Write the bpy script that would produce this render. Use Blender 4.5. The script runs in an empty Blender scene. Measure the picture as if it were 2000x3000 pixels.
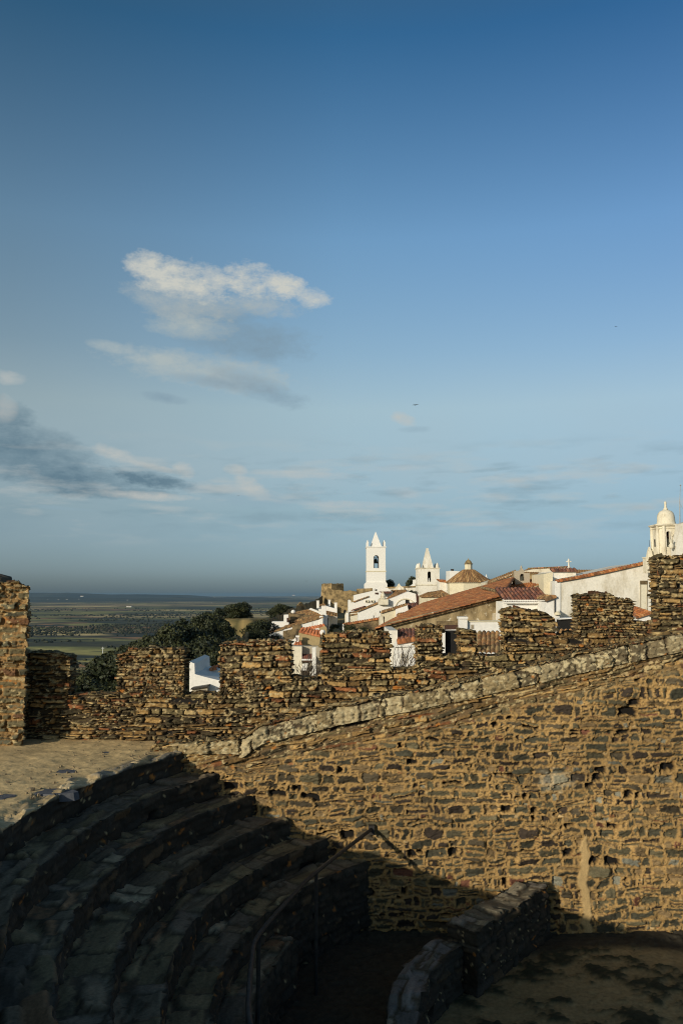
import bpy, bmesh, math, random
import numpy as np
from mathutils import Vector

random.seed(7)
scene = bpy.context.scene
col = scene.collection
F, YH = 2330.0, 1740.0           # focal length and eye level, in units of the 2000x3000 photograph
PIT = math.atan((YH - 1500) / F)
CP, SP = math.cos(PIT), math.sin(PIT)
SUN_AZ, SUN_EL = 39.5, 14.0      # heading of the light (from +Y towards +X) and height of the sun


def P3(px, py, Y):
    x = (px - 1000) / F; y = (1500 - py) / F
    ry = CP - y * SP; rz = SP + y * CP
    return Vector((x * Y / ry, Y, rz * Y / ry))


# ------------------------------------------------------------------ objects
def tag(o, label=None, cat=None, group=None, kind=None):
    if label: o['label'] = label
    if cat: o['category'] = cat
    if group: o['group'] = group
    if kind: o['kind'] = kind
    return o


def empty(name, loc, label, cat, group=None):
    o = bpy.data.objects.new(name, None); col.objects.link(o)
    o.location = loc; o.empty_display_size = .3
    return tag(o, label, cat, group)


def mesh_obj(name, verts, faces, mat, parent=None, smooth=False, colors=None):
    """verts (n,3), faces list of tuples or (m,4) array; world coordinates (made local to the parent Empty)."""
    me = bpy.data.meshes.new(name)
    V = np.asarray(verts, dtype=np.float32).reshape(-1, 3).copy()
    if isinstance(faces, np.ndarray):
        n = len(V); m, k = faces.shape
        me.vertices.add(n); me.vertices.foreach_set('co', V.ravel())
        me.loops.add(m * k); me.loops.foreach_set('vertex_index', faces.astype(np.int32).ravel())
        me.polygons.add(m)
        me.polygons.foreach_set('loop_start', np.arange(0, m * k, k, dtype=np.int32))
        me.polygons.foreach_set('loop_total', np.full(m, k, dtype=np.int32))
        me.update(calc_edges=True)
    else:
        me.from_pydata(V.tolist(), [], faces)
    if colors is not None:
        a = me.color_attributes.new('Col', 'FLOAT_COLOR', 'POINT')
        c4 = np.ones((len(V), 4), np.float32); c4[:, :3] = colors
        a.data.foreach_set('color', c4.ravel())
    me.validate()
    if smooth:
        me.polygons.foreach_set('use_smooth', np.ones(len(me.polygons), dtype=bool))
    me.materials.append(mat)
    o = bpy.data.objects.new(name, me); col.objects.link(o)
    if parent is not None:
        o.parent = parent
        o.matrix_parent_inverse.identity()
        o.location = tuple(-c for c in parent.location)
    return o


class MB:
    """collects shapes into one mesh"""
    def __init__(s): s.v = []; s.f = []; s.c = []; s.cur = (1, 1, 1)
    def add(s, vs, fs):
        b = len(s.v); s.v += [tuple(v) for v in vs]; s.f += [tuple(i + b for i in f) for f in fs]
        s.c += [s.cur] * len(vs)
    def prism(s, poly, vec):
        n = len(poly); vec = Vector(vec)
        a = [Vector(p) for p in poly]; b = [p + vec for p in a]
        fs = [tuple(range(n)), tuple(range(2 * n - 1, n - 1, -1))]
        fs += [(i + n, (i + 1) % n + n, (i + 1) % n, i) for i in range(n)]
        s.add(a + b, fs)
    def box(s, x0, x1, y0, y1, z0, z1):
        s.prism([(x0, y0, z0), (x1, y0, z0), (x1, y0, z1), (x0, y0, z1)], (0, y1 - y0, 0))
    def loft(s, rings, cap=True):
        n = len(rings[0]); vs = [p for r in rings for p in r]; fs = []
        for k in range(len(rings) - 1):
            for i in range(n):
                j = (i + 1) % n
                fs.append((k * n + i, k * n + j, (k + 1) * n + j, (k + 1) * n + i))
        if cap:
            fs.append(tuple(range(n - 1, -1, -1))); fs.append(tuple(range((len(rings) - 1) * n, len(rings) * n)))
        s.add(vs, fs)
    def lathe(s, c, prof, n=16, rot=0, sq=None):
        rings = []
        for r, z in prof:
            rings.append([(c[0] + r * math.cos(rot + 2 * math.pi * i / n), c[1] + r * math.sin(rot + 2 * math.pi * i / n), c[2] + z) for i in range(n)])
        s.loft(rings)
    def tube(s, pts, r0, r1=None, n=6):
        pts = [Vector(p) for p in pts]; r1 = r0 if r1 is None else r1; rings = []
        for k, p in enumerate(pts):
            d = (pts[min(k + 1, len(pts) - 1)] - pts[max(k - 1, 0)])
            d = d.normalized() if d.length > 1e-9 else Vector((0, 0, 1))
            a = d.cross(Vector((0, 0, 1)) if abs(d.z) < .9 else Vector((1, 0, 0))).normalized(); b = d.cross(a)
            r = r0 + (r1 - r0) * k / max(1, len(pts) - 1)
            rings.append([p + r * (math.cos(2 * math.pi * i / n) * a + math.sin(2 * math.pi * i / n) * b) for i in range(n)])
        s.loft(rings)
    def build(s, name, mat, parent=None, smooth=False, colors=False):
        o = mesh_obj(name, s.v, s.f, mat, parent, smooth, np.array(s.c) if colors else None)
        bm = bmesh.new(); bm.from_mesh(o.data); bmesh.ops.recalc_face_normals(bm, faces=bm.faces); bm.to_mesh(o.data); bm.free()
        return o


# ------------------------------------------------------------------ noise
def h01(i, j, s=0):
    i = np.asarray(i).astype(np.int64); j = np.asarray(j).astype(np.int64)
    n = (i * 374761393 + j * 668265263 + s * 1274126177) & 0xffffffff
    n = ((n ^ (n >> 13)) * 1274126177) & 0xffffffff
    n = ((n ^ (n >> 15)) * 2246822519) & 0xffffffff
    return ((n ^ (n >> 16)) & 0xffff) / 65535.0


def vn(x, y, s=0):
    xi = np.floor(x); yi = np.floor(y); fx = x - xi; fy = y - yi
    fx = fx * fx * (3 - 2 * fx); fy = fy * fy * (3 - 2 * fy)
    a = h01(xi, yi, s); b = h01(xi + 1, yi, s); c = h01(xi, yi + 1, s); d = h01(xi + 1, yi + 1, s)
    return (a * (1 - fx) + b * fx) * (1 - fy) + (c * (1 - fx) + d * fx) * fy


def fbm(x, y, s=0, o=3):
    t = 0; a = 1; n = 0
    for k in range(o):
        t = t + a * vn(x * 2 ** k, y * 2 ** k, s + k * 17); n += a; a *= .5
    return t / n


def sst(a, b, x):
    t = np.clip((x - a) / (b - a), 0, 1); return t * t * (3 - 2 * t)


# ------------------------------------------------------------------ masonry
def masonry(U, V, seed, st):
    """irregular courses of stones: relief (m) and colour at every sample of a wall face"""
    sh = U.shape; U = U.ravel().astype(float); V = V.ravel().astype(float)
    w = st.get('warp', .05)
    v2 = V + w * 2 * (fbm(U / .9, V / .6, seed) - .5) + .35 * w * 2 * (fbm(U / .22, V / .16, seed + 3) - .5)
    rng = np.random.RandomState(seed)
    lo, hi = v2.min() - .6, v2.max() + .6
    nb = int((hi - lo) / st['ch'][0]) + 3
    bnd = lo + np.concatenate([[0], np.cumsum(rng.uniform(*st['ch'], nb))])
    ci = np.clip(np.searchsorted(bnd, v2) - 1, 0, nb - 1)
    u2 = U + .06 * (fbm(U / .2, V / .13, seed + 5) - .5) * 2 * st.get('uw', 1)
    left = np.zeros_like(U); right = np.zeros_like(U); sid = np.zeros(U.shape, int)
    ul, uh = u2.min() - 2, u2.max() + 2
    for c in np.unique(ci):
        m = ci == c
        ub = ul + rng.uniform(0, 1) + np.concatenate([[-2], np.cumsum(st['sw'][0] + (st['sw'][1] - st['sw'][0]) * rng.uniform(0, 1, int((uh - ul) / st['sw'][0]) + 9) ** 1.8)])
        k = np.searchsorted(ub, u2[m]) - 1; k = np.clip(k, 0, len(ub) - 2)
        left[m] = ub[k]; right[m] = ub[k + 1]; sid[m] = k
    b0 = bnd[ci]; b1 = bnd[ci + 1]
    r = h01(ci, sid, seed + 11)
    nsub = np.where(r < st.get('split', .3), 2, 1) + (r < st.get('split', .3) * .35)
    fv = (v2 - b0) / (b1 - b0)
    sub = np.minimum((fv * nsub).astype(int), nsub - 1)
    c0 = b0 + (b1 - b0) * sub / nsub; c1 = b0 + (b1 - b0) * (sub + 1) / nsub
    sub2 = sid * 7 + sub
    ra, rb, rc, rd, re = (h01(ci, sub2, seed + q) for q in (21, 22, 23, 24, 25))
    shr = st.get('shrink', 0.0)
    hw = (right - left) / 2 * (1 - shr * rd); hh = (c1 - c0) / 2 * (1 - shr * re)
    lx = (u2 - (left + right) / 2); lz = (v2 - (c0 + c1) / 2)
    # irregular outline: skew and a wobble
    lz2 = lz + lx * (ra - .5) * .22
    rad = np.minimum(hw, hh) * st.get('round', .55)
    qx = np.abs(lx) - (hw - rad); qz = np.abs(lz2) - (hh - rad)
    d = rad - np.hypot(np.maximum(qx, 0), np.maximum(qz, 0)) - np.minimum(np.maximum(qx, qz), 0)
    hmin = np.minimum(hw, hh)
    d = d - np.minimum(st['gap'] / 2, .25 * hmin) + st.get('edge', .012) * 2 * np.minimum(1, hmin / .07) * (fbm(U / .05, V / .05, seed + 31) - .5)
    m = sst(0, 1, d / np.minimum(st.get('soft', .014), .45 * hmin))
    alt = st['rel'][0] + (st['rel'][1] - st['rel'][0]) * rb
    tilt = (rc - .5) * .5 * lx + (rd - .5) * .7 * lz
    rough = (fbm(U / .07, V / .035, seed + 41) - .5)
    hs = alt + np.clip(tilt, -.05, .05) + rough * st.get('rgh', .025)
    hm = st['mh'] + (fbm(U / .16, V / .12, seed + 51) - .5) * st.get('mr', .03) + (fbm(U / .04, V / .04, seed + 52, 2) - .5) * st.get('mr', .03) * .7
    hole = (re < st.get('hole', 0)) & (hw > .05)
    hs = np.where(hole, -.14, hs)
    H = hm * (1 - m) + hs * m
    pal = np.array([p[0] for p in st['pal']]); wt = np.cumsum([p[1] for p in st['pal']]); wt = wt / wt[-1]
    pi = np.searchsorted(wt, np.minimum(ra * .999, .999))
    C = pal[pi] * (.7 + .6 * rc)[:, None]
    veins = fbm(U / .25, V / .03, seed + 61)
    C = C * (.62 + .76 * veins)[:, None]
    C = np.where(hole[:, None], np.array([.012, .010, .008]), C)  # near-black colour in the holes stands in for the shade inside them
    mc = np.array(st['mc']) * (.72 + .56 * fbm(U / .5, V / .4, seed + 71))[:, None] * (.8 + .4 * fbm(U / .06, V / .05, seed + 72))[:, None]
    C = mc * (1 - m)[:, None] + C * m[:, None]
    if st.get('smear', 0) > 0:     # mortar spread over parts of the stones
        s = sst(st['smear'] - .02, st['smear'] + .05, fbm(U / .3, V / .14, seed + 81) * .6 + fbm(U / .07, V / .05, seed + 82) * .4)
        s = s * (1 - hole)
        C = C * (1 - s)[:, None] + mc * s[:, None]; H = H * (1 - s) + (hm + .01) * s
    if st.get('lichen', 0) > 0:
        q = fbm(U / .075, V / .045, seed + 91, 4) + .25 * (fbm(U / 1.1, V / .8, seed + 92) - .5)
        s = sst(1 - st['lichen'] - .02, 1 - st['lichen'] + .05, q)
        C = C * (1 - s)[:, None] + np.array(st.get('lc', (.42, .35, .2))) * s[:, None]
        q = fbm(U / .16, V / .12, seed + 95, 3) + .3 * (fbm(U / 1.7, V / .9, seed + 96) - .5)
        s = sst(.8, .85, q)
        C = C * (1 - s)[:, None] + np.array((.38, .15, .03)) * s[:, None]
    masonry.mask = m.reshape(sh)
    return H.reshape(sh), C.reshape(sh + (3,))


ARENA = dict(ch=(.105, .25), sw=(.09, .56), gap=.03, split=.22, warp=.11, uw=1.2, rel=(-.055, .05), mh=.0, mr=.05, rgh=.07, shrink=.17, round=.6, edge=.03, soft=.013,
             hole=.06, smear=.67, mc=(.37, .23, .085),
             pal=[((.058, .053, .033), 3), ((.04, .029, .02), 2.4), ((.1, .084, .046), 3), ((.072, .056, .033), 2.5), ((.19, .128, .06), 1.6), ((.15, .062, .035), .6), ((.2, .19, .14), .5)])
CHIPS = dict(ch=(.05, .12), sw=(.05, .2), gap=.022, split=0, warp=.03, uw=.5, rel=(-.035, .03), mh=.0, mr=.06, rgh=.05, shrink=.5, round=.5, edge=.016, soft=.014,
             smear=.56, mc=(.37, .23, .085), pal=[((.085, .062, .034), 3), ((.04, .032, .021), 3.5), ((.18, .115, .05), 2.5), ((.42, .3, .15), 1.3), ((.2, .08, .035), .5)])
SCHIST = dict(ch=(.05, .165), sw=(.1, .75), gap=.016, split=.15, warp=.045, rel=(-.055, .055), mh=-.1, mr=.05, rgh=.075, shrink=.1, round=.35, edge=.02, soft=.013,
              hole=.02, smear=.66, mc=(.05, .034, .018), lichen=.35, lc=(.42, .32, .16),
              pal=[((.062, .048, .024), 2.4), ((.175, .104, .037), 3), ((.13, .098, .043), 2.6), ((.34, .21, .076), 2.8), ((.21, .082, .03), 1), ((.4, .29, .13), 1.1)])
TOPS = dict(SCHIST, rel=(-.02, .025), mh=-.03, rgh=.045)
PALE = dict(SCHIST, ch=(.045, .11), sw=(.07, .38), lichen=.39, lc=(.4, .31, .16), smear=.62)
LEFTW = dict(SCHIST, ch=(.08, .2), sw=(.2, .95), gap=.022, smear=.66, mc=(.24, .14, .052), mh=-.07, lichen=.34, rel=(-.06, .06),
             pal=[((.08, .074, .045), 3.5), ((.13, .105, .052), 3), ((.22, .14, .06), 1.8), ((.15, .075, .035), .8), ((.3, .22, .11), 1)])
COPING = dict(ch=(.5, .7), sw=(.35, 1.2), gap=.03, split=0, warp=.1, rel=(-.04, .04), mh=-.06, rgh=.15, mc=(.07, .05, .028), lichen=.43, lc=(.46, .38, .22), edge=.04,
              pal=[((.24, .18, .09), 3), ((.13, .1, .055), 2.4), ((.34, .27, .15), 2)])
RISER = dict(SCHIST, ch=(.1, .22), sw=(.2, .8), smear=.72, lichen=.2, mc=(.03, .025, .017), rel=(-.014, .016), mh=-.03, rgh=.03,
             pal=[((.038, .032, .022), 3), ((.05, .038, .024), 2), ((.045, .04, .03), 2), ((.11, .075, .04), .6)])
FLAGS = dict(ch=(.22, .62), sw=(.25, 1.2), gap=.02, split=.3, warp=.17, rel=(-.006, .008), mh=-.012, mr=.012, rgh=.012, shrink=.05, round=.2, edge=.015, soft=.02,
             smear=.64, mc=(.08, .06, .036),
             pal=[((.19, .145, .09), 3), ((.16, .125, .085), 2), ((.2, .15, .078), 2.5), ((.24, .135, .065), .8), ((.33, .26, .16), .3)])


def stone_block(name, x0, x1, y0, y1, zb, zt, res, st, seed, mat, parent=None, warp=None, cap=None, capres=None, vshift=None, post=None, rny=None, face_pull=None, smooth=False):
    """closed block of masonry: relief on all four sides and the top; zb/zt numbers or functions of x"""
    fzb = zb if callable(zb) else (lambda x: np.full(np.shape(x), float(zb)))
    fzt = zt if callable(zt) else (lambda x: np.full(np.shape(x), float(zt)))
    nx = max(2, int(round((x1 - x0) / res))); ny = max(2, int(round((y1 - y0) / (rny or res))))
    xs = np.linspace(x0, x1, nx + 1); ys = np.linspace(y0, y1, ny + 1)
    zmax = float(np.max(fzt(xs) - fzb(xs))); nz = max(2, int(round(zmax / res)))
    px = np.concatenate([xs, np.full(ny - 1, x1), xs[::-1], np.full(ny - 1, x0)])
    py = np.concatenate([np.full(nx + 1, y0), ys[1:-1], np.full(nx + 1, y1), ys[1:-1][::-1]])
    n = len(px)
    nrx = np.concatenate([np.zeros(nx + 1), np.ones(ny - 1), np.zeros(nx + 1), -np.ones(ny - 1)])
    nry = np.concatenate([-np.ones(nx + 1), np.zeros(ny - 1), np.ones(nx + 1), np.zeros(ny - 1)])
    for i, (a, b) in ((0, (-.7, -.7)), (nx, (.7, -.7)), (nx + ny, (.7, .7)), (2 * nx + ny, (-.7, .7))): nrx[i] = a; nry[i] = b
    pu = np.concatenate([[0], np.cumsum(np.hypot(np.diff(px), np.diff(py)))]) + x0
    t = np.linspace(0, 1, nz + 1)[:, None]
    X = np.repeat(px[None], nz + 1, 0); Y = np.repeat(py[None], nz + 1, 0)
    Z = fzb(px)[None] * (1 - t) + fzt(px)[None] * t
    Uu = np.repeat(pu[None], nz + 1, 0)
    Vv = Z if vshift is None else vshift(X, Z)
    H, C = masonry(Uu, Vv, seed, st)
    if post is not None: H, C = post(Uu, X, Y, Z, H, C)
    X = X + nrx[None] * H; Y = Y + nry[None] * H
    if face_pull is not None: Y = Y + face_pull(X, Y, Z)
    rows = np.stack([X, Y, Z], -1).reshape(-1, 3); cols = C.reshape(-1, 3)
    faces = []
    i = np.arange(n); j = (i + 1) % n
    for k in range(nz):
        faces.append(np.stack([k * n + i, k * n + j, (k + 1) * n + j, (k + 1) * n + i], -1))
    # top
    gx, gy = np.meshgrid(xs, ys)
    Hc, Cc = masonry(gx, gy, seed + 500, cap or TOPS)
    base = len(rows); top = nz * n
    gi = np.full((ny + 1, nx + 1), -1, int)
    gi[0] = top + np.arange(nx + 1); gi[ny] = top + nx + ny + nx - np.arange(nx + 1)
    gi[1:ny, nx] = top + nx + np.arange(1, ny); gi[1:ny, 0] = top + 2 * nx + ny + (ny - np.arange(1, ny))
    inner = np.stack([gx[1:-1, 1:-1], gy[1:-1, 1:-1], fzt(gx[1:-1, 1:-1]) + Hc[1:-1, 1:-1]], -1).reshape(-1, 3)
    gi[1:ny, 1:nx] = base + np.arange((ny - 1) * (nx - 1)).reshape(ny - 1, nx - 1)
    rows = np.concatenate([rows, inner]); cols = np.concatenate([cols, Cc[1:-1, 1:-1].reshape(-1, 3)])
    rows[top:top + n, 2] += Hc.mean() + .03 * (fbm(pu / .12, pu * 0, seed + 7) - .5)
    # colours of the top edge follow the cap
    faces.append(np.stack([gi[:-1, :-1], gi[:-1, 1:], gi[1:, 1:], gi[1:, :-1]], -1).reshape(-1, 4))
    if warp is not None: rows = warp(rows)
    return mesh_obj(name, rows, np.concatenate(faces), mat, parent, smooth, cols)


# ------------------------------------------------------------------ materials
class NT:
    def __init__(s, name):
        s.m = bpy.data.materials.new(name); s.m.use_nodes = True; s.t = s.m.node_tree; s.n = s.t.nodes
        s.b = s.n['Principled BSDF']; s.b.inputs['Roughness'].default_value = .9
        s.b.inputs['Specular IOR Level'].default_value = .25
        s.tc = s.n.new('ShaderNodeTexCoord')
    def link(s, a, b): s.t.links.new(a, b)
    def noise(s, scale, detail=4, vec=None, rough=.6, mapscale=None):
        n = s.n.new('ShaderNodeTexNoise'); n.inputs['Scale'].default_value = scale; n.inputs['Detail'].default_value = detail; n.inputs['Roughness'].default_value = rough
        v = vec or s.tc.outputs['Object']
        if mapscale:
            mp = s.n.new('ShaderNodeMapping'); mp.inputs['Scale'].default_value = mapscale; s.link(v, mp.inputs[0]); v = mp.outputs[0]
        s.link(v, n.inputs['Vector']); return n.outputs['Fac']
    def ramp(s, fac, stops):
        r = s.n.new('ShaderNodeValToRGB'); e = r.color_ramp.elements
        while len(e) > 1: e.remove(e[-1])
        e[0].position = stops[0][0]; e[0].color = tuple(stops[0][1]) + (1,)
        for p, c in stops[1:]:
            x = e.new(p); x.color = tuple(c) + (1,)
        s.link(fac, r.inputs[0]); return r.outputs[0]
    def mix(s, fac, a, b, mode='MIX'):
        m = s.n.new('ShaderNodeMix'); m.data_type = 'RGBA'; m.blend_type = mode
        for sock, v in ((m.inputs[0], fac), (m.inputs[6], a), (m.inputs[7], b)):
            if isinstance(v, (int, float)): sock.default_value = v
            elif isinstance(v, tuple): sock.default_value = v + (1,)
            else: s.link(v, sock)
        return m.outputs[2]
    def bump(s, fac, strength=.5, dist=.02):
        b = s.n.new('ShaderNodeBump'); b.inputs['Strength'].default_value = strength; b.inputs['Distance'].default_value = dist
        s.link(fac, b.inputs['Height']); s.link(b.outputs[0], s.b.inputs['Normal'])
    def out(s, c): s.link(c, s.b.inputs['Base Color']); return s.m


def mat_attr(name, nscale=60, lo=.7, hi=1.3, bump=.5, dist=.012):
    t = NT(name); a = t.n.new('ShaderNodeAttribute'); a.attribute_name = 'Col'
    f = t.noise(nscale, 4)
    c = t.mix(1.0, a.outputs['Color'], t.ramp(f, [(.3, (lo,) * 3), (.7, (hi,) * 3)]), 'MULTIPLY')
    t.bump(f, bump, dist); return t.out(c)


def mat_two(name, stops, scale, detail=5, bump=.4, dist=.02, mapscale=None, rough=.9):
    t = NT(name); f = t.noise(scale, detail, mapscale=mapscale); t.b.inputs['Roughness'].default_value = rough
    t.bump(t.noise(scale * 4, 3), bump, dist); return t.out(t.ramp(f, stops))


M = {}
M['stone'] = mat_attr('masonry')
M['slab'] = mat_attr('flagstones', 25, .75, 1.25, .35, .01)
M['sand'] = mat_attr('sandy_ground', 14, .8, 1.2, .5, .02)
M['leaf'] = mat_attr('foliage', 3, .7, 1.3, 0, .01)
M['leaf'].node_tree.nodes['Principled BSDF'].inputs['Roughness'].default_value = .6
M['tile'] = mat_attr('roof_tiles', 6, .6, 1.4, .3, .02)
M['bark'] = mat_two('bark', [(.3, (.05, .038, .028)), (.7, (.1, .075, .05))], 8)
M['iron'] = mat_two('dark_iron', [(.35, (.025, .024, .022)), (.7, (.06, .05, .04))], 9, rough=.55, bump=.1)
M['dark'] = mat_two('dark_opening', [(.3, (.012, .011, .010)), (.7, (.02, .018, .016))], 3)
M['wood'] = mat_two('dark_wood', [(.3, (.045, .022, .015)), (.7, (.08, .04, .028))], 5, mapscale=(6, 6, .6))
M['bronze'] = mat_two('bell_bronze', [(.3, (.05, .055, .045)), (.7, (.1, .1, .07))], 6, rough=.45)


def mat_lime(name, base, stain, amt, scale=.9, streak=True, speck=None, lo=.28):
    t = NT(name)
    f = t.noise(scale, 8, rough=.68, mapscale=(1, 1, .45) if streak else None)
    c = t.ramp(f, [(lo, tuple(stain)), (lo + amt, tuple(base)), (.9, tuple(min(.86, b * 1.05) for b in base))])
    g = t.noise(scale * 9, 5)
    c = t.mix(1.0, c, t.ramp(g, [(.3, (.86,) * 3), (.6, (1.0,) * 3)]), 'MULTIPLY')
    if speck:
        h = t.noise(scale * 3.5, 6, rough=.75)
        c = t.mix(t.ramp(h, [(.58, (0,) * 3), (.68, (1,) * 3)]), c, tuple(speck))
    t.bump(g, .35, .03); return t.out(c)


M['white'] = mat_lime('whitewash', (.8, .765, .69), (.68, .63, .52), .1, .5)
M['white_worn'] = mat_lime('worn_whitewash', (.79, .74, .63), (.5, .43, .3), .2, .55, speck=(.66, .59, .45), lo=.3)
M['cream_stained'] = mat_lime('stained_cream_render', (.74, .67, .51), (.32, .25, .14), .18, .8, speck=(.48, .4, .25), lo=.31)
M['cream'] = mat_lime('cream_render', (.68, .6, .42), (.45, .36, .21), .15, .4)
M['ochre'] = mat_lime('ochre_render', (.4, .3, .15), (.28, .2, .1), .12, .6)
M['grey_render'] = mat_lime('weathered_grey_render', (.42, .36, .26), (.2, .15, .09), .18, .9, speck=(.6, .53, .4))
M['patchy'] = mat_lime('peeling_limewash_on_stone', (.4, .3, .16), (.12, .085, .04), .2, .9, speck=(.72, .64, .48), lo=.38)
M['rubble'] = mat_lime('rubble_stone', (.27, .19, .095), (.06, .045, .026), .22, 1.1, streak=False, speck=(.12, .085, .045), lo=.38)
M['gold_rubble'] = mat_lime('golden_stone', (.4, .28, .13), (.1, .072, .035), .22, .8, streak=False, speck=(.2, .14, .07), lo=.37)
M['orange'] = mat_two('new_orange_tile', [(.3, (.5, .13, .05)), (.7, (.62, .19, .08))], 3, mapscale=(4, 1, 1))
M['pebble'] = mat_two('pebbles', [(.3, (.1, .08, .055)), (.7, (.3, .22, .12))], 3)
M['pole'] = mat_two('galvanised_pole', [(.3, (.25, .25, .24)), (.7, (.4, .4, .38))], 4, rough=.5)
M['rod'] = mat_two('white_rod', [(.3, (.6, .6, .56)), (.7, (.72, .72, .68))], 4)

# ------------------------------------------------------------------ world: sky and clouds
def build_world():
    w = bpy.data.worlds.new("World"); scene.world = w; w.use_nodes = True
    t = w.node_tree; n = t.nodes; L = t.links.new
    bg = n['Background']; bg.inputs['Strength'].default_value = .1
    sky = n.new('ShaderNodeTexSky'); sky.sky_type = 'NISHITA'; sky.sun_disc = False
    sky.sun_elevation = math.radians(SUN_EL); sky.sun_rotation = math.radians(SUN_AZ + 180)
    sky.air_density = 1.0; sky.dust_density = 1.0; sky.ozone_density = 1.5; sky.altitude = 300
    tc = n.new('ShaderNodeTexCoord'); sep = n.new('ShaderNodeSeparateXYZ'); L(tc.outputs['Generated'], sep.inputs[0])
    def mth(op, a, b=None, c=None, clamp=False):
        m = n.new('ShaderNodeMath'); m.operation = op; m.use_clamp = clamp
        for i, v in enumerate((a, b, c)):
            if v is None: continue
            if isinstance(v, (int, float)): m.inputs[i].default_value = v
            else: L(v, m.inputs[i])
        return m.outputs[0]
    def mixc(f, a, b, mode='MIX'):
        m = n.new('ShaderNodeMix'); m.data_type = 'RGBA'; m.blend_type = mode
        for sock, v in ((m.inputs[0], f), (m.inputs[6], a), (m.inputs[7], b)):
            if isinstance(v, (int, float)): sock.default_value = v
            elif isinstance(v, tuple): sock.default_value = v + (1,)
            else: L(v, sock)
        return m.outputs[2]
    def ramp(f, stops, interp='LINEAR'):
        r = n.new('ShaderNodeValToRGB'); r.color_ramp.interpolation = interp; e = r.color_ramp.elements
        while len(e) > 1: e.remove(e[-1])
        e[0].position = stops[0][0]; e[0].color = tuple(stops[0][1]) + (1,)
        for p, c in stops[1:]:
            x = e.new(p); x.color = tuple(c) + (1,)
        L(f, r.inputs[0]); return r.outputs[0]
    R2D = 57.29578
    az = mth('MULTIPLY', mth('ARCTAN2', sep.outputs[0], sep.outputs[1]), R2D)
    el = mth('MULTIPLY', mth('ARCSINE', sep.outputs[2]), R2D)
    # colour of the evening air by height (haze low down, deep blue overhead), on top of the physical sky
    elf = mth('DIVIDE', el, 60.0, clamp=True)
    c = ramp(elf, SKYGRADE)
    azf = mth('MULTIPLY_ADD', az, 1 / 100.0, .5, clamp=True)
    lowmix = mth('MULTIPLY', mth('SUBTRACT', el, 6.0), 1 / 16.0, clamp=True)
    cgr = mixc(1.0, c, mixc(lowmix, ramp(azf, AZLOW), ramp(azf, AZGRADE)), 'MULTIPLY')
    skyc = mixc(1.0, sky.outputs[0], cgr, 'MULTIPLY')
    # clouds, laid out on the dome by bearing and height
    comb = n.new('ShaderNodeCombineXYZ'); L(az, comb.inputs[0]); L(mth('MULTIPLY', el, 1.9), comb.inputs[1])
    def noise(scale, detail, rough=.55, off=0, dist=0):
        m = n.new('ShaderNodeTexNoise'); m.inputs['Scale'].default_value = scale; m.inputs['Detail'].default_value = detail; m.inputs['Roughness'].default_value = rough; m.inputs['Distortion'].default_value = dist
        mp = n.new('ShaderNodeMapping'); mp.inputs['Location'].default_value = (off, off * .7, off * .3); L(comb.outputs[0], mp.inputs[0]); L(mp.outputs[0], m.inputs['Vector'])
        return m.outputs['Fac']
    n1 = noise(.16, 3, .5, 3); n2 = noise(.45, 5, .55, 11); n3 = noise(.5, 5, .6, 29); n4 = noise(1.2, 4, .6, 41); n5 = noise(3.6, 4, .65, 77)
    def ae(px, py):
        p = P3(px, py, 100.0); return math.degrees(math.atan2(p.x, p.y)), math.degrees(math.atan2(p.z, math.hypot(p.x, p.y)))
    def blob(px, py, wx, wy, rot=0, wob=.9, edge=1.0, top=None):
        """1 inside an ellipse with a billowy edge (sizes in photo pixels)"""
        a0, e0 = ae(px, py); a1, _ = ae(px + wx, py); _, e1 = ae(px, py - wy)
        wa = abs(a1 - a0); we = abs(e1 - e0)
        dx = mth('SUBTRACT', az, a0); dy = mth('SUBTRACT', el, e0)
        cr, sr = math.cos(rot), math.sin(rot)
        rx = mth('ADD', mth('MULTIPLY', dx, cr), mth('MULTIPLY', dy, sr)); ry = mth('SUBTRACT', mth('MULTIPLY', dy, cr), mth('MULTIPLY', dx, sr))
        q = mth('ADD', mth('POWER', mth('ABSOLUTE', mth('DIVIDE', rx, wa)), 2.0), mth('POWER', mth('ABSOLUTE', mth('DIVIDE', ry, we)), 2.0))
        f = mth('MULTIPLY', mth('SUBTRACT', 1.0, q), .8)
        nn = mth('ADD', mth('MULTIPLY', mth('SUBTRACT', n2, .5), 2.2 * wob), mth('ADD', mth('MULTIPLY', mth('SUBTRACT', n4, .5), 1.3 * wob), mth('MULTIPLY', mth('SUBTRACT', n5, .5), .7 * wob)))
        f = mth('ADD', f, nn)
        return mth('MULTIPLY', f, 1.0 / edge, clamp=True)
    def union(fs):
        o = fs[0]
        for f in fs[1:]: o = mth('MAXIMUM', o, f)
        return o
    veil = mth('MULTIPLY', mth('SUBTRACT', 1.0, mth('ABSOLUTE', mth('DIVIDE', mth('SUBTRACT', el, 9.0), 8.0)), clamp=True), mth('MULTIPLY_ADD', n1, .9, .05), clamp=True)
    skyc = mixc(mth('MULTIPLY', veil, .6), skyc, tuple(x * 10 for x in (.39, .48, .52)))
    for colr, alpha, blobs in CLOUDS:
        m = union([blob(*b) for b in blobs])
        skyc = mixc(mth('MULTIPLY', m, alpha), skyc, tuple(x * 10 for x in colr))
    # thin mottled layer low over the plain
    band = mth('MULTIPLY', mth('SUBTRACT', 1.0, mth('ABSOLUTE', mth('DIVIDE', mth('SUBTRACT', el, 7.2), 4.2)), clamp=True), 1.6, clamp=True)
    cmb2 = n.new('ShaderNodeCombineXYZ'); L(az, cmb2.inputs[0]); L(mth('MULTIPLY', el, 5.0), cmb2.inputs[1])
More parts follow.
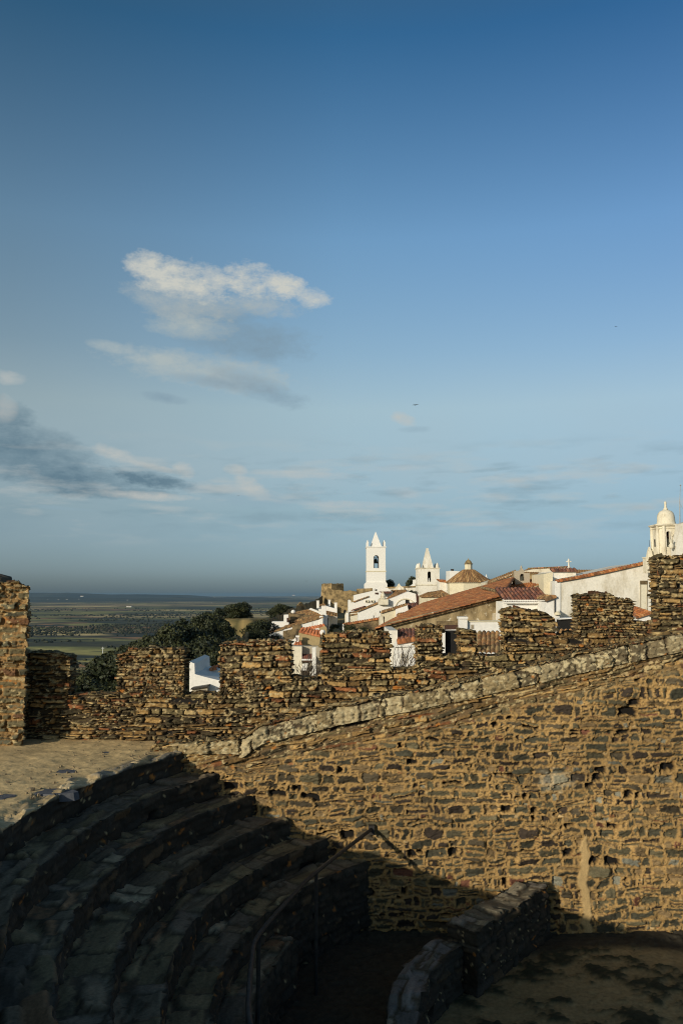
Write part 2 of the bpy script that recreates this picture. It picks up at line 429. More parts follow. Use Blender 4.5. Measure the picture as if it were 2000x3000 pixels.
    def nz2(scale, off):
        m = n.new('ShaderNodeTexNoise'); m.inputs['Scale'].default_value = scale; m.inputs['Detail'].default_value = 5; m.inputs['Roughness'].default_value = .55
        mp = n.new('ShaderNodeMapping'); mp.inputs['Location'].default_value = (off, off, 0); L(cmb2.outputs[0], mp.inputs[0]); L(mp.outputs[0], m.inputs['Vector']); return m.outputs['Fac']
    a = nz2(.16, 5); b = nz2(.2, 60)
    lt = mth('MULTIPLY', mth('MULTIPLY', mth('SUBTRACT', a, .51, clamp=True), 4.5, clamp=True), band)
    dk = mth('MULTIPLY', mth('MULTIPLY', mth('SUBTRACT', b, .51, clamp=True), 4.5, clamp=True), band)
    skyc = mixc(mth('MULTIPLY', dk, .5), skyc, tuple(x * 10 for x in (.2, .3, .36)))
    skyc = mixc(mth('MULTIPLY', lt, .62), skyc, tuple(x * 10 for x in (.5, .52, .5)))
    L(skyc, bg.inputs['Color'])


SKYGRADE = [(0.0, (.36, .56, 1.0)), (.025, (.47, .66, 1.1)), (.098, (.72, .82, .94)), (.22, (1.58, 1.46, 1.24)), (.413, (1.27, 1.56, 1.6)), (.615, (.42, .96, 1.22)), (.8, (.64, .72, .66)), (1, (.62, .68, .6))]
AZGRADE = [(0, (.94, .85, .77)), (.27, (.95, .87, .8)), (.5, (1, 1, 1)), (.73, (.84, .87, .95)), (1, (.84, .87, .95))]
AZLOW = [(0, (.97, .93, .9)), (.27, (.98, .94, .92)), (.5, (1, 1, 1)), (.73, (.9, .92, .96)), (1, (.9, .92, .96))]
# colour, strength, [(photo x, y, half width, half height, tilt, wobble, edge)]
CLOUDS = [
    ((.11, .19, .25), .9, [(60, 1320, 270, 105, -.22, .38, .9), (180, 1392, 290, 56, -.1, .45, .9), (20, 1225, 120, 60, -.3, .6, 1.0), (440, 1408, 150, 26, -.1, .7, .8), (300, 1440, 240, 24, 0, .6, 1.0)]),
    ((.205, .3, .375), .9, [(690, 985, 240, 78, -.1, .6, 1.2), (620, 935, 190, 66, 0, .7, 1.2), (760, 1025, 120, 35, -.1, .7, 1.3)]),
    ((.42, .48, .48), .9, [(600, 1085, 290, 58, -.12, .7, 1.0), (480, 1055, 150, 32, 0, .7, .9), (340, 1020, 100, 20, -.15, .6, 1.1), (560, 960, 150, 40, 0, .7, 1.3)]),
    ((.22, .32, .4), .8, [(760, 1135, 170, 40, -.32, .6, 1.1), (640, 1120, 150, 22, -.1, .6, 1.2), (490, 1168, 80, 18, -.1, .6, 1.2)]),
    ((.43, .47, .46), .85, [(560, 880, 200, 72, 0, .7, 1.3), (740, 885, 170, 46, -.1, .8, 1.3)]),
    ((.6, .6, .54), .92, [(430, 775, 64, 52, 0, .75, .9), (500, 808, 100, 58, 0, .8, .9), (600, 825, 120, 66, -.05, .8, .95), (720, 822, 110, 60, -.12, .8, .9), (830, 842, 80, 46, -.1, .8, .85), (905, 868, 70, 34, -.1, .9, 1.3)]),
    ((.5, .52, .5), .85, [(1180, 1228, 45, 22, -.3, .7, .9), (15, 1200, 45, 45, 0, .6, 1.1), (20, 1105, 60, 24, 0, .6, 1.3), (335, 1328, 75, 24, -.2, .7, .9), (540, 1380, 40, 26, -.2, .7, .9), (450, 1368, 110, 10, -.2, .7, 1.0), (420, 1452, 150, 15, -.03, .7, .9), (735, 1430, 60, 30, -.5, .8, .9), (690, 1375, 40, 18, 0, .7, 1.1)]),
    ((.47, .51, .52), .62, [(900, 1392, 190, 13, -.03, .9, 1.3), (1150, 1372, 130, 12, .03, .9, 1.3), (1175, 1442, 60, 20, -.2, .9, 1.3), (1400, 1536, 120, 8, -.02, .7, 1.2), (1050, 1478, 280, 12, -.03, .9, 1.4), (640, 1432, 110, 14, .05, .9, 1.3), (1620, 1400, 160, 10, .03, .9, 1.4)]),
    ((.22, .335, .4), .6, [(980, 1515, 330, 18, -.02, .8, 1.4), (1450, 1375, 110, 7, .06, .7, 1.3), (880, 1372, 60, 9, 0, .8, 1.2), (1560, 1470, 160, 8, -.03, .8, 1.4), (470, 1500, 130, 8, 0, .7, 1.3)]),
    ((.27, .39, .47), .6, [(1210, 1258, 55, 11, 0, .6, 1.1), (760, 1465, 150, 28, -.05, .6, 1.1), (160, 1487, 130, 7, -.05, .5, 1.2)]),
]

build_world()
sd = bpy.data.lights.new('sun', 'SUN'); sd.energy = 3.45; sd.angle = math.radians(.53); sd.color = (1, .92, .77)
so = bpy.data.objects.new('sun', sd); col.objects.link(so)
ld = Vector((math.sin(math.radians(SUN_AZ)) * math.cos(math.radians(SUN_EL)), math.cos(math.radians(SUN_AZ)) * math.cos(math.radians(SUN_EL)), -math.sin(math.radians(SUN_EL))))
so.rotation_euler = ld.to_track_quat('-Z', 'Y').to_euler()

cam = bpy.data.cameras.new('camera'); co = bpy.data.objects.new('camera', cam); col.objects.link(co)
cam.sensor_fit = 'VERTICAL'; cam.sensor_height = 36; cam.lens = F / 3000 * 36
cam.clip_start = .1; cam.clip_end = 200000
co.location = (0, 0, 0); co.rotation_euler = (math.pi / 2 + PIT, 0, 0)
scene.camera = co
scene.cycles.filter_width = 1.1
scene.view_settings.view_transform = 'Standard'; scene.view_settings.look = 'None'
scene.view_settings.exposure = 0; scene.view_settings.gamma = 1

# =================================================================== foreground: the arena
CX, CY = 5.5, 12.2                       # centre of the ring
RAD = [10.4, 9.75, 9.14, 8.51, 7.9, 7.29, 6.8]
LEV = [-3.4, -3.85, -4.3, -4.75, -5.2, -5.65, -6.1]
FLOOR, PASS = -7.12, -7.2
YW = 17.6                                # face of the wall that closes the arena
YO = 18.7                                # inner face of the battlement wall


def X_at(px, Y): return (px - 1000) / F * Y * 1.0


def Z_at(py, Y, px=1000): return P3(px, py, Y).z


def ring_warp(R0):
    """x = arc length at radius R0 (from the far junction), y = distance outwards from the centre"""
    def w(p):
        a = math.radians(148) + p[:, 0] / R0
        q = p.copy(); q[:, 0] = CX + p[:, 1] * np.cos(a); q[:, 1] = CY + p[:, 1] * np.sin(a)
        return q
    return w


seating = empty('stone_seating', (CX - 8, CY, LEV[6]), 'dark curved stone tiers of the arena descending in shadow below the sandy terrace', 'seating')
for k in range(1, 7):
    # local front (y0 = inner radius) is the riser below this tread
    a0 = math.radians(148); Rm = RAD[k]
    # far end: where the ring meets the end wall
    far = math.asin(min(1, (YW + .05 - CY) / Rm)) if Rm > YW - CY else math.pi / 2
    s0 = (math.pi - far - a0) * Rm
    s1 = (math.radians(262) - a0) * Rm
    zb = LEV[k] - (.62 if k < 5 else 1.7 if k == 5 else 1.25)
    if k == 6:      # the lowest tier starts only where the steps come down
        q = P3(872, 2749, 1.0); q = q * (LEV[6] / q.z); s0 = (math.atan2(q.y - CY, q.x - CX) - a0) * Rm
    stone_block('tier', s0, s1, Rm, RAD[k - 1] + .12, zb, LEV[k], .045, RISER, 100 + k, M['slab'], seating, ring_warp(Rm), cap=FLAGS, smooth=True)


# terrace: sand and edging slabs round the top of the ring
def terrace():
    R0 = RAD[0]
    rr = np.concatenate([np.linspace(R0, R0 + 2.4, 66), R0 + 2.4 + np.cumsum(np.linspace(.06, .5, 44))])
    aa = np.radians(np.concatenate([np.arange(118, 215, .28), np.arange(215, 320, 2.0)]))
    A, R = np.meshgrid(aa, rr)
    s = A * R0; d = R - R0
    H, C = masonry(s, d * 1.0 + .03, 900, dict(FLAGS, ch=(.4, .75), sw=(.5, 1.5), rel=(-.01, .02), pal=[((.24, .21, .16), 3), ((.17, .16, .15), 2), ((.42, .32, .18), 2.5), ((.46, .36, .21), 2)], mc=(.46, .33, .16), smear=.6))
    X = CX + R * np.cos(A); Y = CY + R * np.sin(A)
    n = fbm(X / .5, Y / .5, 31, 4); n2 = fbm(X / 2.2, Y / 2.2, 33); n3 = fbm(X / .12, Y / .12, 35, 3)
    sand = np.array((.63, .45, .215)) * (.66 + .4 * n + .28 * n2 - .0)[..., None] * (.75 + .5 * n3)[..., None]
    ed = .1 + .9 * np.maximum(0, n2 + .5 * n - .5)
    edge = sst(ed + .12, ed - .08, d)
    Hs = .05 * (n2 - .5) + .05 * (n - .5) + .022 * (n3 - .5) + .03
    Z = LEV[0] + H * edge + Hs * (1 - edge) + .06 * sst(.5, 4, d)
    Cc = C * edge[..., None] + sand * (1 - edge)[..., None]
    # drop the rim down as the first riser
    rows = []; cols = []
    Hr, Cr = masonry(np.repeat(s[:1], 16, 0), np.repeat(np.linspace(LEV[0] - .62, LEV[0], 16)[:, None], s.shape[1], 1), 905, RISER)
    for j in range(15):
        z = LEV[0] - .62 + .62 * j / 15
        r = R0 - Hr[j] * .8
        rows.append(np.stack([CX + r * np.cos(aa), CY + r * np.sin(aa), np.full_like(aa, z)], -1)); cols.append(Cr[j])
    for i in range(len(rr)):
        r = rr[i] - (Hr[15] * .8 if i == 0 else 0)
        rows.append(np.stack([CX + r * np.cos(aa), CY + r * np.sin(aa), Z[i]], -1)); cols.append(Cc[i])
    G = np.stack(rows); Cg = np.stack(cols)
    ni, nj = G.shape[:2]
    idx = np.arange(ni * nj).reshape(ni, nj)
    f = np.stack([idx[:-1, :-1], idx[:-1, 1:], idx[1:, 1:], idx[1:, :-1]], -1).reshape(-1, 4)
    V = G.reshape(-1, 3)
    keep = (V[f][:, :, 1].min(1) < YO + .25) & ~((V[f][:, :, 0].min(1) > -2.2) & (V[f][:, :, 1].min(1) > 10))
    o = mesh_obj('terrace', V, f[keep][:, ::-1], M['sand'], None, True, Cg.reshape(-1, 3))
    tag(o, kind='structure')


terrace()


# arena floor: sand with dark mossy patches
def arena_floor():
    xs = np.linspace(-2.5, 10.5, 300); ys = np.linspace(3, 17.75, 320)
    X, Y = np.meshgrid(xs, ys)
    n = fbm(X / .55 + .2 * Y, Y / .4, 71, 5); n2 = fbm(X / 3, Y / 2.4, 73)
    Z = FLOOR + .05 * (n - .5) + .05 * (n2 - .5)
    n4 = fbm(X / .09, Y / .07, 77, 3)
    s = sst(.46, .56, .5 * n + .3 * fbm(X / 1.6, Y / 1.1, 75) + .2 * n4)
    C = np.array((.3, .215, .1)) * (.7 + .6 * n2)[..., None]
    C = C * (1 - s)[..., None] + np.array((.03, .032, .016)) * (.6 + .8 * n4)[..., None] * s[..., None]
    C = C * (.7 + .6 * n4)[..., None]
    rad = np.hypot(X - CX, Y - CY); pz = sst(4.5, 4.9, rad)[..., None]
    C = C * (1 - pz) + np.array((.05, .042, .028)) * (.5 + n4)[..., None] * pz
    Z = Z + s * .03 + .03 * (n4 - .5)
    idx = np.arange(X.size).reshape(X.shape)
    f = np.stack([idx[:-1, :-1], idx[:-1, 1:], idx[1:, 1:], idx[1:, :-1]], -1).reshape(-1, 4)
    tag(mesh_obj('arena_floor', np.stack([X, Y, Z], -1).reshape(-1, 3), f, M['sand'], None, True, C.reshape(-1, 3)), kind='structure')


arena_floor()

# ------------------------------------------------------------------ the wall that closes the arena, with its sloping coping
_tx = [P3(px, py, YW) for px, py in ((540, 2178), (566, 2172), (700, 2166), (716, 2160), (768, 2124), (883, 2096), (1000, 2068), (1187, 2031), (1375, 1992), (1536, 1955), (1700, 1916), (1850, 1884), (2000, 1852))]
TX = np.array([p.x for p in _tx]); TZ = np.array([p.z for p in _tx])
slope_end = (TZ[-1] - TZ[-4]) / (TX[-1] - TX[-4])
TX = np.append(TX, 9.6); TZ = np.append(TZ, TZ[-1] + slope_end * (9.6 - TX[-2]))
CT = .4


def wall_top(x): return np.interp(x, TX, TZ) - CT * sst(-2.25, -1.95, x)


arena_wall = empty('arena_wall', (2.6, YW, FLOOR), 'tall ochre mortared rubble wall with a pale sloping coping closing the right side of the arena', 'wall')


def aw_post(U, X, Y, Z, H, C):
    sl = .215
    d = wall_top(X) - Z
    mk = masonry.mask
    H3, C3 = masonry(U, Z, 330, CHIPS)
    g = (1 - mk) * .85
    H = H + H3 * g * .8; C = C * (1 - g)[..., None] + C3 * g[..., None]
    H2, C2 = masonry(U, Z - sl * X, 320, dict(SCHIST, ch=(.06, .13), sw=(.25, 1.1), lichen=.36, mc=(.13, .085, .04), mh=-.04))
    wob = .5 * (fbm(X / .8, Z / .5, 9) - .5)
    f = sst(.62, .3, d + wob)
    # bare strip of render and a pale patch
    sx = 5.17 + .12 * (fbm(Z / .3, Z * 0, 13) - .5) * 2
    wv = (.085 + .06 * fbm(Z / .25, Z * 0, 14)) * sst(-5.05, -5.4, Z)
    st = sst(wv, wv * .55, np.abs(X - sx)) * (Z < -5.05)
    mc = np.array((.5, .34, .15)) * (.7 + .5 * fbm(X / .12, Z / .2, 15))[..., None]
    H = H * (1 - st) + .02 * st; C = C * (1 - st)[..., None] + mc * st[..., None]
    st2 = sst(.3, .12, np.hypot((X - 4.62) / 1.6, (Z + 3.98)) + .25 * (fbm(X / .1, Z / .06, 16) - .5)) * .4
    C = C * (1 - st2)[..., None] + np.array((.5, .46, .33)) * st2[..., None]
    # broad random variation of tone over the whole wall
    tone = .62 + .62 * fbm(X / 1.5, Z / .9, 17, 4)
    C = C * tone[..., None]
    H = H * (1 - f) + H2 * f; C = C * (1 - f)[..., None] + C2 * f[..., None]
    return H, C


stone_block('masonry', -4.1, 9.6, YW, YW + .55, FLOOR - .25, wall_top, .02, ARENA, 300, M['stone'], arena_wall, post=aw_post, rny=.06)
# coping blocks, rounded, lying along the slope
cs = -2.17; kk = 0
while cs < 9.5:
    ln = random.uniform(1.2, 2.6); ce = min(cs + ln, 9.62)
    if ce - cs < .3: break
    def rnd_face(X, Y, Z, a=cs, b=ce):
        zt = np.interp(X, TX, TZ); q = np.clip((zt - Z) / CT, 0, 1)
        e = np.minimum(X - a, b - X)
        r = np.clip(1 - q * 2.2, 0, 1) ** 2 * .17 + np.clip(1 - e / .1, 0, 1) ** 2 * .05
        front = Y < YW + .25
        return np.where(front, r, -r)
    stone_block('coping', cs + .012, ce - .012, YW - .06, YW + .62, lambda x: np.interp(x, TX, TZ) - CT + .004, lambda x: np.interp(x, TX, TZ) + .025 * (fbm(x / .3, x * 0, 5) - .5), .022, COPING, 340 + kk, M['stone'], arena_wall, rny=.05, face_pull=rnd_face)
    cs = ce; kk += 1
# long pale slab lying at the foot of the coping
o = stone_block('stone_slab', -3.55, -2.2, YW - .1, YW + .5, -3.42, lambda x: -3.2 + .05 * (x + 3.5) + .03 * (fbm(x / .3, x * 0, 6) - .5), .025, dict(COPING, sw=(1.3, 1.5)), 391, M['stone'], rny=.05)
tag(o, 'long pale stone slab lying on the terrace at the low end of the sloping coping', 'stone slab')

# ------------------------------------------------------------------ the battlement wall
battle = empty('battlement_wall', (0, YO, -3.6), 'long crenellated brown schist wall behind the terrace and the sloping coping', 'castle wall')
_s = [(0, 2040), (240, 2036), (345, 2034), (560, 2033), (640, 2033), (868, 1988), (935, 1986), (1147, 1959), (1210, 1957), (1300, 1922), (1326, 1921), (1402, 1921), (1456, 1919), (1632, 1862), (1668, 1858), (1862, 1826), (1900, 1822), (2000, 1815)]
SX = np.array([P3(p, q, YO).x for p, q in _s]); SZ = np.array([P3(p, q, YO).z for p, q in _s])


def sill(x): return np.interp(x, SX, SZ) + .05 * (fbm(x / .35, x * 0, 8) - .5)


def pale_right(U, X, Y, Z, H, C):
    """crumbled, lichen-covered stretches"""
    H2, C2 = masonry(U, Z, 777, dict(PALE, ch=(.045, .09), sw=(.06, .24), rgh=.09))
    f = sst(.5, .6, fbm(X / 1.3, Z / .7, 18) + .12 * sst(4.2, 6, X) + .07 * sst(-3, -5, X) - .07)
    return H * (1 - f) + H2 * f, C * (1 - f)[..., None] + C2 * f[..., None]


stone_block('parapet', -9.5, 9.9, YO, YO + .6, -3.75, sill, .02, SCHIST, 400, M['stone'], battle, rny=.06, post=pale_right)
MER = [
    (-60, 238, [(-60, 1912), (160, 1912), (180, 1916), (238, 1934)], 2034),
    (341, 562, [(341, 1917), (368, 1914), (372, 1902), (440, 1897), (562, 1902)], 2030),
    (640, 862, [(640, 1888), (760, 1877), (862, 1879)], 1985),
    (938, 1147, [(938, 1862), (990, 1856), (1034, 1848), (1100, 1852), (1147, 1854)], 1956),
    (1209, 1301, [(1209, 1841), (1260, 1829), (1301, 1833)], 1920),
    (1328, 1402, [(1328, 1846), (1365, 1842), (1402, 1852)], 1919),
    (1457, 1634, [(1457, 1801), (1478, 1786), (1516, 1781), (1560, 1786), (1600, 1792), (1623, 1808), (1634, 1822)], 1860),
    (1667, 1864, [(1667, 1754), (1680, 1747), (1707, 1741), (1765, 1735), (1795, 1742), (1812, 1752), (1847, 1753), (1864, 1764)], 1826),
    (1898, 2110, [(1898, 1643), (1912, 1637), (1930, 1629), (1960, 1628), (2110, 1622)], 1818),
]
for k, (a, b, top, sl_) in enumerate(MER):
    tx = np.array([P3(p, q, YO).x for p, q in top]); tz = np.array([P3(p, q, YO).z for p, q in top])
    x0 = P3(a, 1800, YO + (.56 if a > 1000 else 0)).x; x1 = P3(b, 1800, YO + (.56 if b < 1000 else 0)).x
    stone_block('merlon', x0 + .03, x1 - .03, YO + .004, YO + .56, lambda x: sill(x) - .07, lambda x, tx=tx, tz=tz: np.interp(x, tx, tz) + .05 * (fbm(x / .16, x * 0, 10) - .5),
                .018, PALE if k in (1, 7) else SCHIST, 420 + 9 * k, M['stone'], battle, rny=.05, post=pale_right)

# ------------------------------------------------------------------ tall wall end on the left
WL = empty('ruined_wall', (-8.3, 18.0, -3.4), 'tall ragged end of a schist wall with orange mortar at the left edge', 'wall')


def shear(p):
    q = p.copy(); t = (q[:, 1] - 17.9); zz = (q[:, 2] + 3.4) / 3.7
    q[:, 0] = q[:, 0] - .40 * t - .10 * zz * 0
    return q


stone_block('masonry', -10.6, -6.97, 17.9, 18.6, -3.6, lambda x: .27 + .09 * (fbm(x / .5, x * 0, 12) - .5) - .12 * sst(-7.3, -6.97, x), .022, LEFTW, 500, M['stone'], WL, warp=shear, rny=.05, cap=TOPS)
b = MB()
rings = []
for k in range(7):
    t = k / 6; z = .0 + .3 * t; r = .42 * math.sqrt(max(.02, 1 - (t * .98) ** 2.4))
    rings.append([(-8.02 + r * 1.25 * math.cos(i / 14 * 6.283) * (1 + .16 * math.sin(i * 2.3)) + .05 * math.sin(k * 2.1), 18.2 + r * .6 * math.sin(i / 14 * 6.283), .2 + z * (.85 + .12 * math.sin(i * 1.7))) for i in range(14)])
b.loft(rings)
tag(b.build('boulder', mat_two('dark_stone', [(.3, (.05, .045, .038)), (.7, (.13, .11, .08))], 5), None, True), 'dark rounded stone lying on top of the tall left wall', 'stone')

# ------------------------------------------------------------------ inner barrier of the ring
barrier = empty('barrier_wall', (2.0, 14.6, FLOOR), 'low dark stepped stone barrier between arena floor and tiers', 'low wall')
RB = 4.36


def low_top(s):
    z = np.full(np.shape(s), -6.28)
    for a, dz in ((1.55, -.13), (2.6, -.16), (3.3, -.12)):
        z = z + np.where(s > a, dz, 0)
    return z


a148 = math.radians(148)
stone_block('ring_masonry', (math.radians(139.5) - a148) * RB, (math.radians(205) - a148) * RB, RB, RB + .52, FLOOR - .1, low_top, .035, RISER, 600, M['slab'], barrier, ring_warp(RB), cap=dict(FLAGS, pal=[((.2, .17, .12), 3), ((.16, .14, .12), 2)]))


def blk_warp(p):
    q = p.copy(); d = Vector((2.02, 2.55)).normalized(); nrm = Vector((d.y, -d.x))
    q[:, 0] = 1.93 + p[:, 0] * d.x + (-p[:, 1]) * -nrm.x; q[:, 1] = 15.32 + p[:, 0] * d.y + p[:, 1] * nrm.y
    return q


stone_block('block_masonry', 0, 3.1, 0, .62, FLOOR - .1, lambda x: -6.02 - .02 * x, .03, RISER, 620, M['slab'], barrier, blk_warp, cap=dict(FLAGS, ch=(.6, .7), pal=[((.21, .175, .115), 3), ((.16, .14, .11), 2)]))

# ------------------------------------------------------------------ handrail
rail = empty('handrail', (-1.2, 12.5, -6.1), 'thin dark iron handrail curving along the lowest tier to the arena wall', 'handrail')
ctrl = []
for px, py, zz in ((1090, 2443, -4.98), (926, 2555, -5.02), (855, 2626, -5.03), (758, 2739, -5.05), (738, 2810, -5.06), (728, 2933, -5.06), (733, 3000, -5.07)):
    p = P3(px, py, 1.0); ctrl.append(p * (zz / p.z))
ctrl[0] = Vector((.66, 17.58, -4.98))
for a in (200, 212, 226): ctrl.append(Vector((CX + 6.95 * math.cos(math.radians(a)), CY + 6.95 * math.sin(math.radians(a)), -5.08)))
ctrl.sort(key=lambda p: -p.y)
b = MB(); pts = []
for k in range(len(ctrl) - 1):
    p0, p1, p2, p3 = ctrl[max(k - 1, 0)], ctrl[k], ctrl[k + 1], ctrl[min(k + 2, len(ctrl) - 1)]
    for i in range(8):
        t = i / 8; pts.append(.5 * (2 * p1 + (p2 - p0) * t + (2 * p0 - 5 * p1 + 4 * p2 - p3) * t * t + (3 * p1 - p0 - 3 * p2 + p3) * t ** 3))
b.tube(pts + [ctrl[-1]], .036, n=8); b.build('top_rail', M['iron'], rail, True)
for q in (ctrl[1], ctrl[3], ctrl[5], ctrl[-2]):
    b = MB(); b.tube([(q.x, q.y, -7.15), (q.x, q.y, q.z - .01)], .034, n=8); b.lathe((q.x, q.y, -6.4), [(.03, -.03), (.055, -.03), (.055, .03), (.03, .03)], 10)
    b.build('post', M['iron'], rail)
b = MB(); b.box(.57, .7, 17.5, 17.6, -5.09, -4.9); b.build('wall_plate', M['iron'], rail)


# ------------------------------------------------------------------ stones lying about
def pebbles():
    b = MB(); rng = random.Random(5)
    for k in range(900):
        a = math.radians(rng.uniform(140, 190)); r = RAD[0] + .3 + 7.5 * rng.random() ** 1.2
        x, y = CX + r * math.cos(a), CY + r * math.sin(a)
        if y > YO - .1: continue
        s = rng.uniform(.012, .04) * (2 if rng.random() < .06 else 1); z = LEV[0] + .02 + .04 * min(1, (r - RAD[0]) / 4)
        top = [(x + s * rng.uniform(.3, .7) * math.cos(t), y + s * rng.uniform(.3, .7) * math.sin(t), z + s * rng.uniform(.5, .9)) for t in (0, 1.57, 3.14, 4.71)]
        bot = [(x + s * rng.uniform(.8, 1.3) * math.cos(t), y + s * rng.uniform(.8, 1.3) * math.sin(t), z - .02) for t in (0, 1.57, 3.14, 4.71)]
        b.loft([bot, top])
    tag(b.build('pebbles', M['pebble']), 'loose pebbles scattered over the sandy terrace', 'pebbles', kind='stuff')


pebbles()
rng = random.Random(9)
for (px, py, w, d, lab) in ((165, 2318, .42, .22, 'large flat dark slab set in the sand at the terrace edge'), (195, 2258, .2, .2, 'small dark stone on the sand left of the terrace edge slabs'), (8, 2333, .22, .22, 'dark stone in the sand at the left edge of the terrace'), (275, 2206, .55, .2, 'cluster of flat stones breaking the sand near the battlement wall')):
    b = MB(); dy = (py - YH); Y = 2330 * 3.36 / dy * 1.0
    p = P3(px, py, 10); t = -3.37 / p.z; x, y = p.x * t, 10 * t
    lo_, hi_ = [], []
    for i in range(11):
        a = i / 11 * 6.283; k = 1 + rng.uniform(-.22, .2)
        lo_.append((x + w * k * math.cos(a), y + d * k * math.sin(a), -3.5)); hi_.append((x + w * k * .93 * math.cos(a), y + d * k * .93 * math.sin(a), -3.372 + rng.uniform(-.006, .006)))
    b.loft([lo_, hi_])
    tag(b.build('flagstone', mat_two('slate_slab', [(.3, (.07, .075, .085)), (.7, (.13, .13, .14))], 4)), lab, 'stone slab')

# =================================================================== the land beyond the walls
PLAIN = -170.0


def terrain_h(x, y):
    """height of the village ridge; drops to the plain on the left and beyond the far end"""
    base = -11.2 + .017 * np.minimum(y, 200) + 3.0 * sst(150, 200, y) + 1.6 * sst(6, 40, x) * sst(30, 90, y)
    edge = -9 - .085 * np.minimum(y, 170) + 9 * sst(120, 190, y)
    s = np.maximum(0, edge - x)
    drop = .42 * s + .1 * np.maximum(0, s - 30)
    drop2 = .5 * np.maximum(0, y - 235)
    near = 2.5 * sst(60, 20, y)
    n = 3.0 * (fbm(x / 22 + 5, y / 22, 201, 4) - .5) + .8 * (fbm(x / 4, y / 4, 203, 3) - .5)
    amp = .15 + .85 * sst(0, 8, s)
    h = base - near - drop - drop2 + n * amp
    return np.maximum(h, PLAIN - 2)


def ridge():
    xs = np.concatenate([np.linspace(-420, -90, 70), np.linspace(-88, 60, 150), np.linspace(64, 260, 40)])
    ys = np.concatenate([np.linspace(19.5, 240, 190), np.linspace(243, 620, 60)])
    X, Y = np.meshgrid(xs, ys); Z = terrain_h(X, Y)
    n = fbm(X / 7, Y / 7, 211, 4); n2 = fbm(X / 26, Y / 26, 213)
    g = np.array((.07, .075, .03)); e = np.array((.3, .215, .09)); dk = np.array((.035, .04, .02))
    a = sst(.5, .62, n + .3 * (n2 - .5)); d = sst(.48, .38, n)
    C = g * (1 - a)[..., None] + e * a[..., None]; C = C * (1 - d)[..., None] + dk * d[..., None]
    idx = np.arange(X.size).reshape(X.shape)
    f = np.stack([idx[:-1, :-1], idx[:-1, 1:], idx[1:, 1:], idx[1:, :-1]], -1).reshape(-1, 4)
    tag(mesh_obj('village_hill', np.stack([X, Y, Z], -1).reshape(-1, 3), f, M['sand'], None, True, C.reshape(-1, 3)), kind='structure')


ridge()


def plain():
    t = NT('farmland')
    geo = t.tc.outputs['Object']
    f1 = t.noise(1 / 900, 3, geo, .5, (.35, 1, 1)); f2 = t.noise(1 / 260, 4, geo, .6, (.4, 1, 1)); f3 = t.noise(1 / 3200, 2, geo, .5, (.5, 1, 1)); f4 = t.noise(1 / 60, 3, geo, .6)
    c = t.ramp(f1, [(.38, (.06, .055, .022)), (.43, (.24, .23, .06)), (.47, (.46, .38, .11)), (.495, (.07, .065, .025)), (.52, (.55, .27, .11)), (.545, (.12, .11, .04)), (.58, (.75, .54, .22))])
    wood = t.ramp(f2, [(.52, (0, 0, 0)), (.57, (1, 1, 1))])
    c = t.mix(wood, c, (.03, .036, .02))
    far = t.ramp(f3, [(.42, (0, 0, 0)), (.5, (1, 1, 1))])
    c = t.mix(t.mix(1.0, far, (.3, .3, .3), 'MULTIPLY'), c, (.035, .04, .024))
    c = t.mix(1.0, c, t.ramp(f4, [(.3, (.65,) * 3), (.7, (1.25,) * 3)]), 'MULTIPLY')
    m = t.out(c)
    xs = np.linspace(-60000, 60000, 60); ys = np.concatenate([np.linspace(150, 6000, 40), np.linspace(6500, 60000, 40)])
    X, Y = np.meshgrid(xs, ys); Z = PLAIN + 10 * (fbm(X / 1500, Y / 1500, 221) - .5)
    idx = np.arange(X.size).reshape(X.shape)
    f = np.stack([idx[:-1, :-1], idx[:-1, 1:], idx[1:, 1:], idx[1:, :-1]], -1).reshape(-1, 4)
    tag(mesh_obj('plain', np.stack([X, Y, Z], -1).reshape(-1, 3), f, m, None, True), kind='structure')
    # low ridges on the horizon
    hm = mat_two('far_hills_scrub', [(.35, (.03, .036, .025)), (.6, (.06, .065, .04)), (.75, (.11, .1, .06))], 1 / 700, mapscale=(.4, 1, 1), bump=0)
    for k, (D, pts) in enumerate(((26000, [(-900, 1741), (100, 1737), (250, 1738), (330, 1741), (480, 1741), (545, 1743), (640, 1748), (760, 1751), (870, 1754), (1000, 1757), (1200, 1757), (2600, 1752)]),
                                  (19000, [(-900, 1750), (100, 1748), (220, 1751), (400, 1752), (520, 1749), (640, 1752), (760, 1757), (900, 1758), (1100, 1759), (2600, 1758)]))):
        pxs = np.linspace(-900, 2600, 240); tops = np.interp(pxs, [p[0] for p in pts], [p[1] for p in pts]) + 5.5 * (fbm(pxs / 80, pxs * 0, 231 + k, 4) - .5)
        V = []; n = len(pxs)
        for j, (fy, fz) in enumerate(((-.09, 0), (-.05, .45), (-.02, .85), (0, 1), (.05, .7), (.12, 0))):
            for a, b in zip(pxs, tops):
                Y = D * (1 + fy); x = (a - 1000) / F * D; zt = (YH - b) / F * D
                V.append((x, Y, PLAIN - 3 + (zt - PLAIN + 3) * fz))
        idx = np.arange(6 * n).reshape(6, n)
        f = np.stack([idx[:-1, :-1], idx[:-1, 1:], idx[1:, 1:], idx[1:, :-1]], -1).reshape(-1, 4)
        tag(mesh_obj('hills', V, f, hm, None, True), kind='structure')


plain()


def ico():
    bm = bmesh.new(); bmesh.ops.create_icosphere(bm, subdivisions=1, radius=1)
    v = np.array([p.co[:] for p in bm.verts]); f = np.array([[q.index for q in p.verts] for p in bm.faces]); bm.free(); return v, f


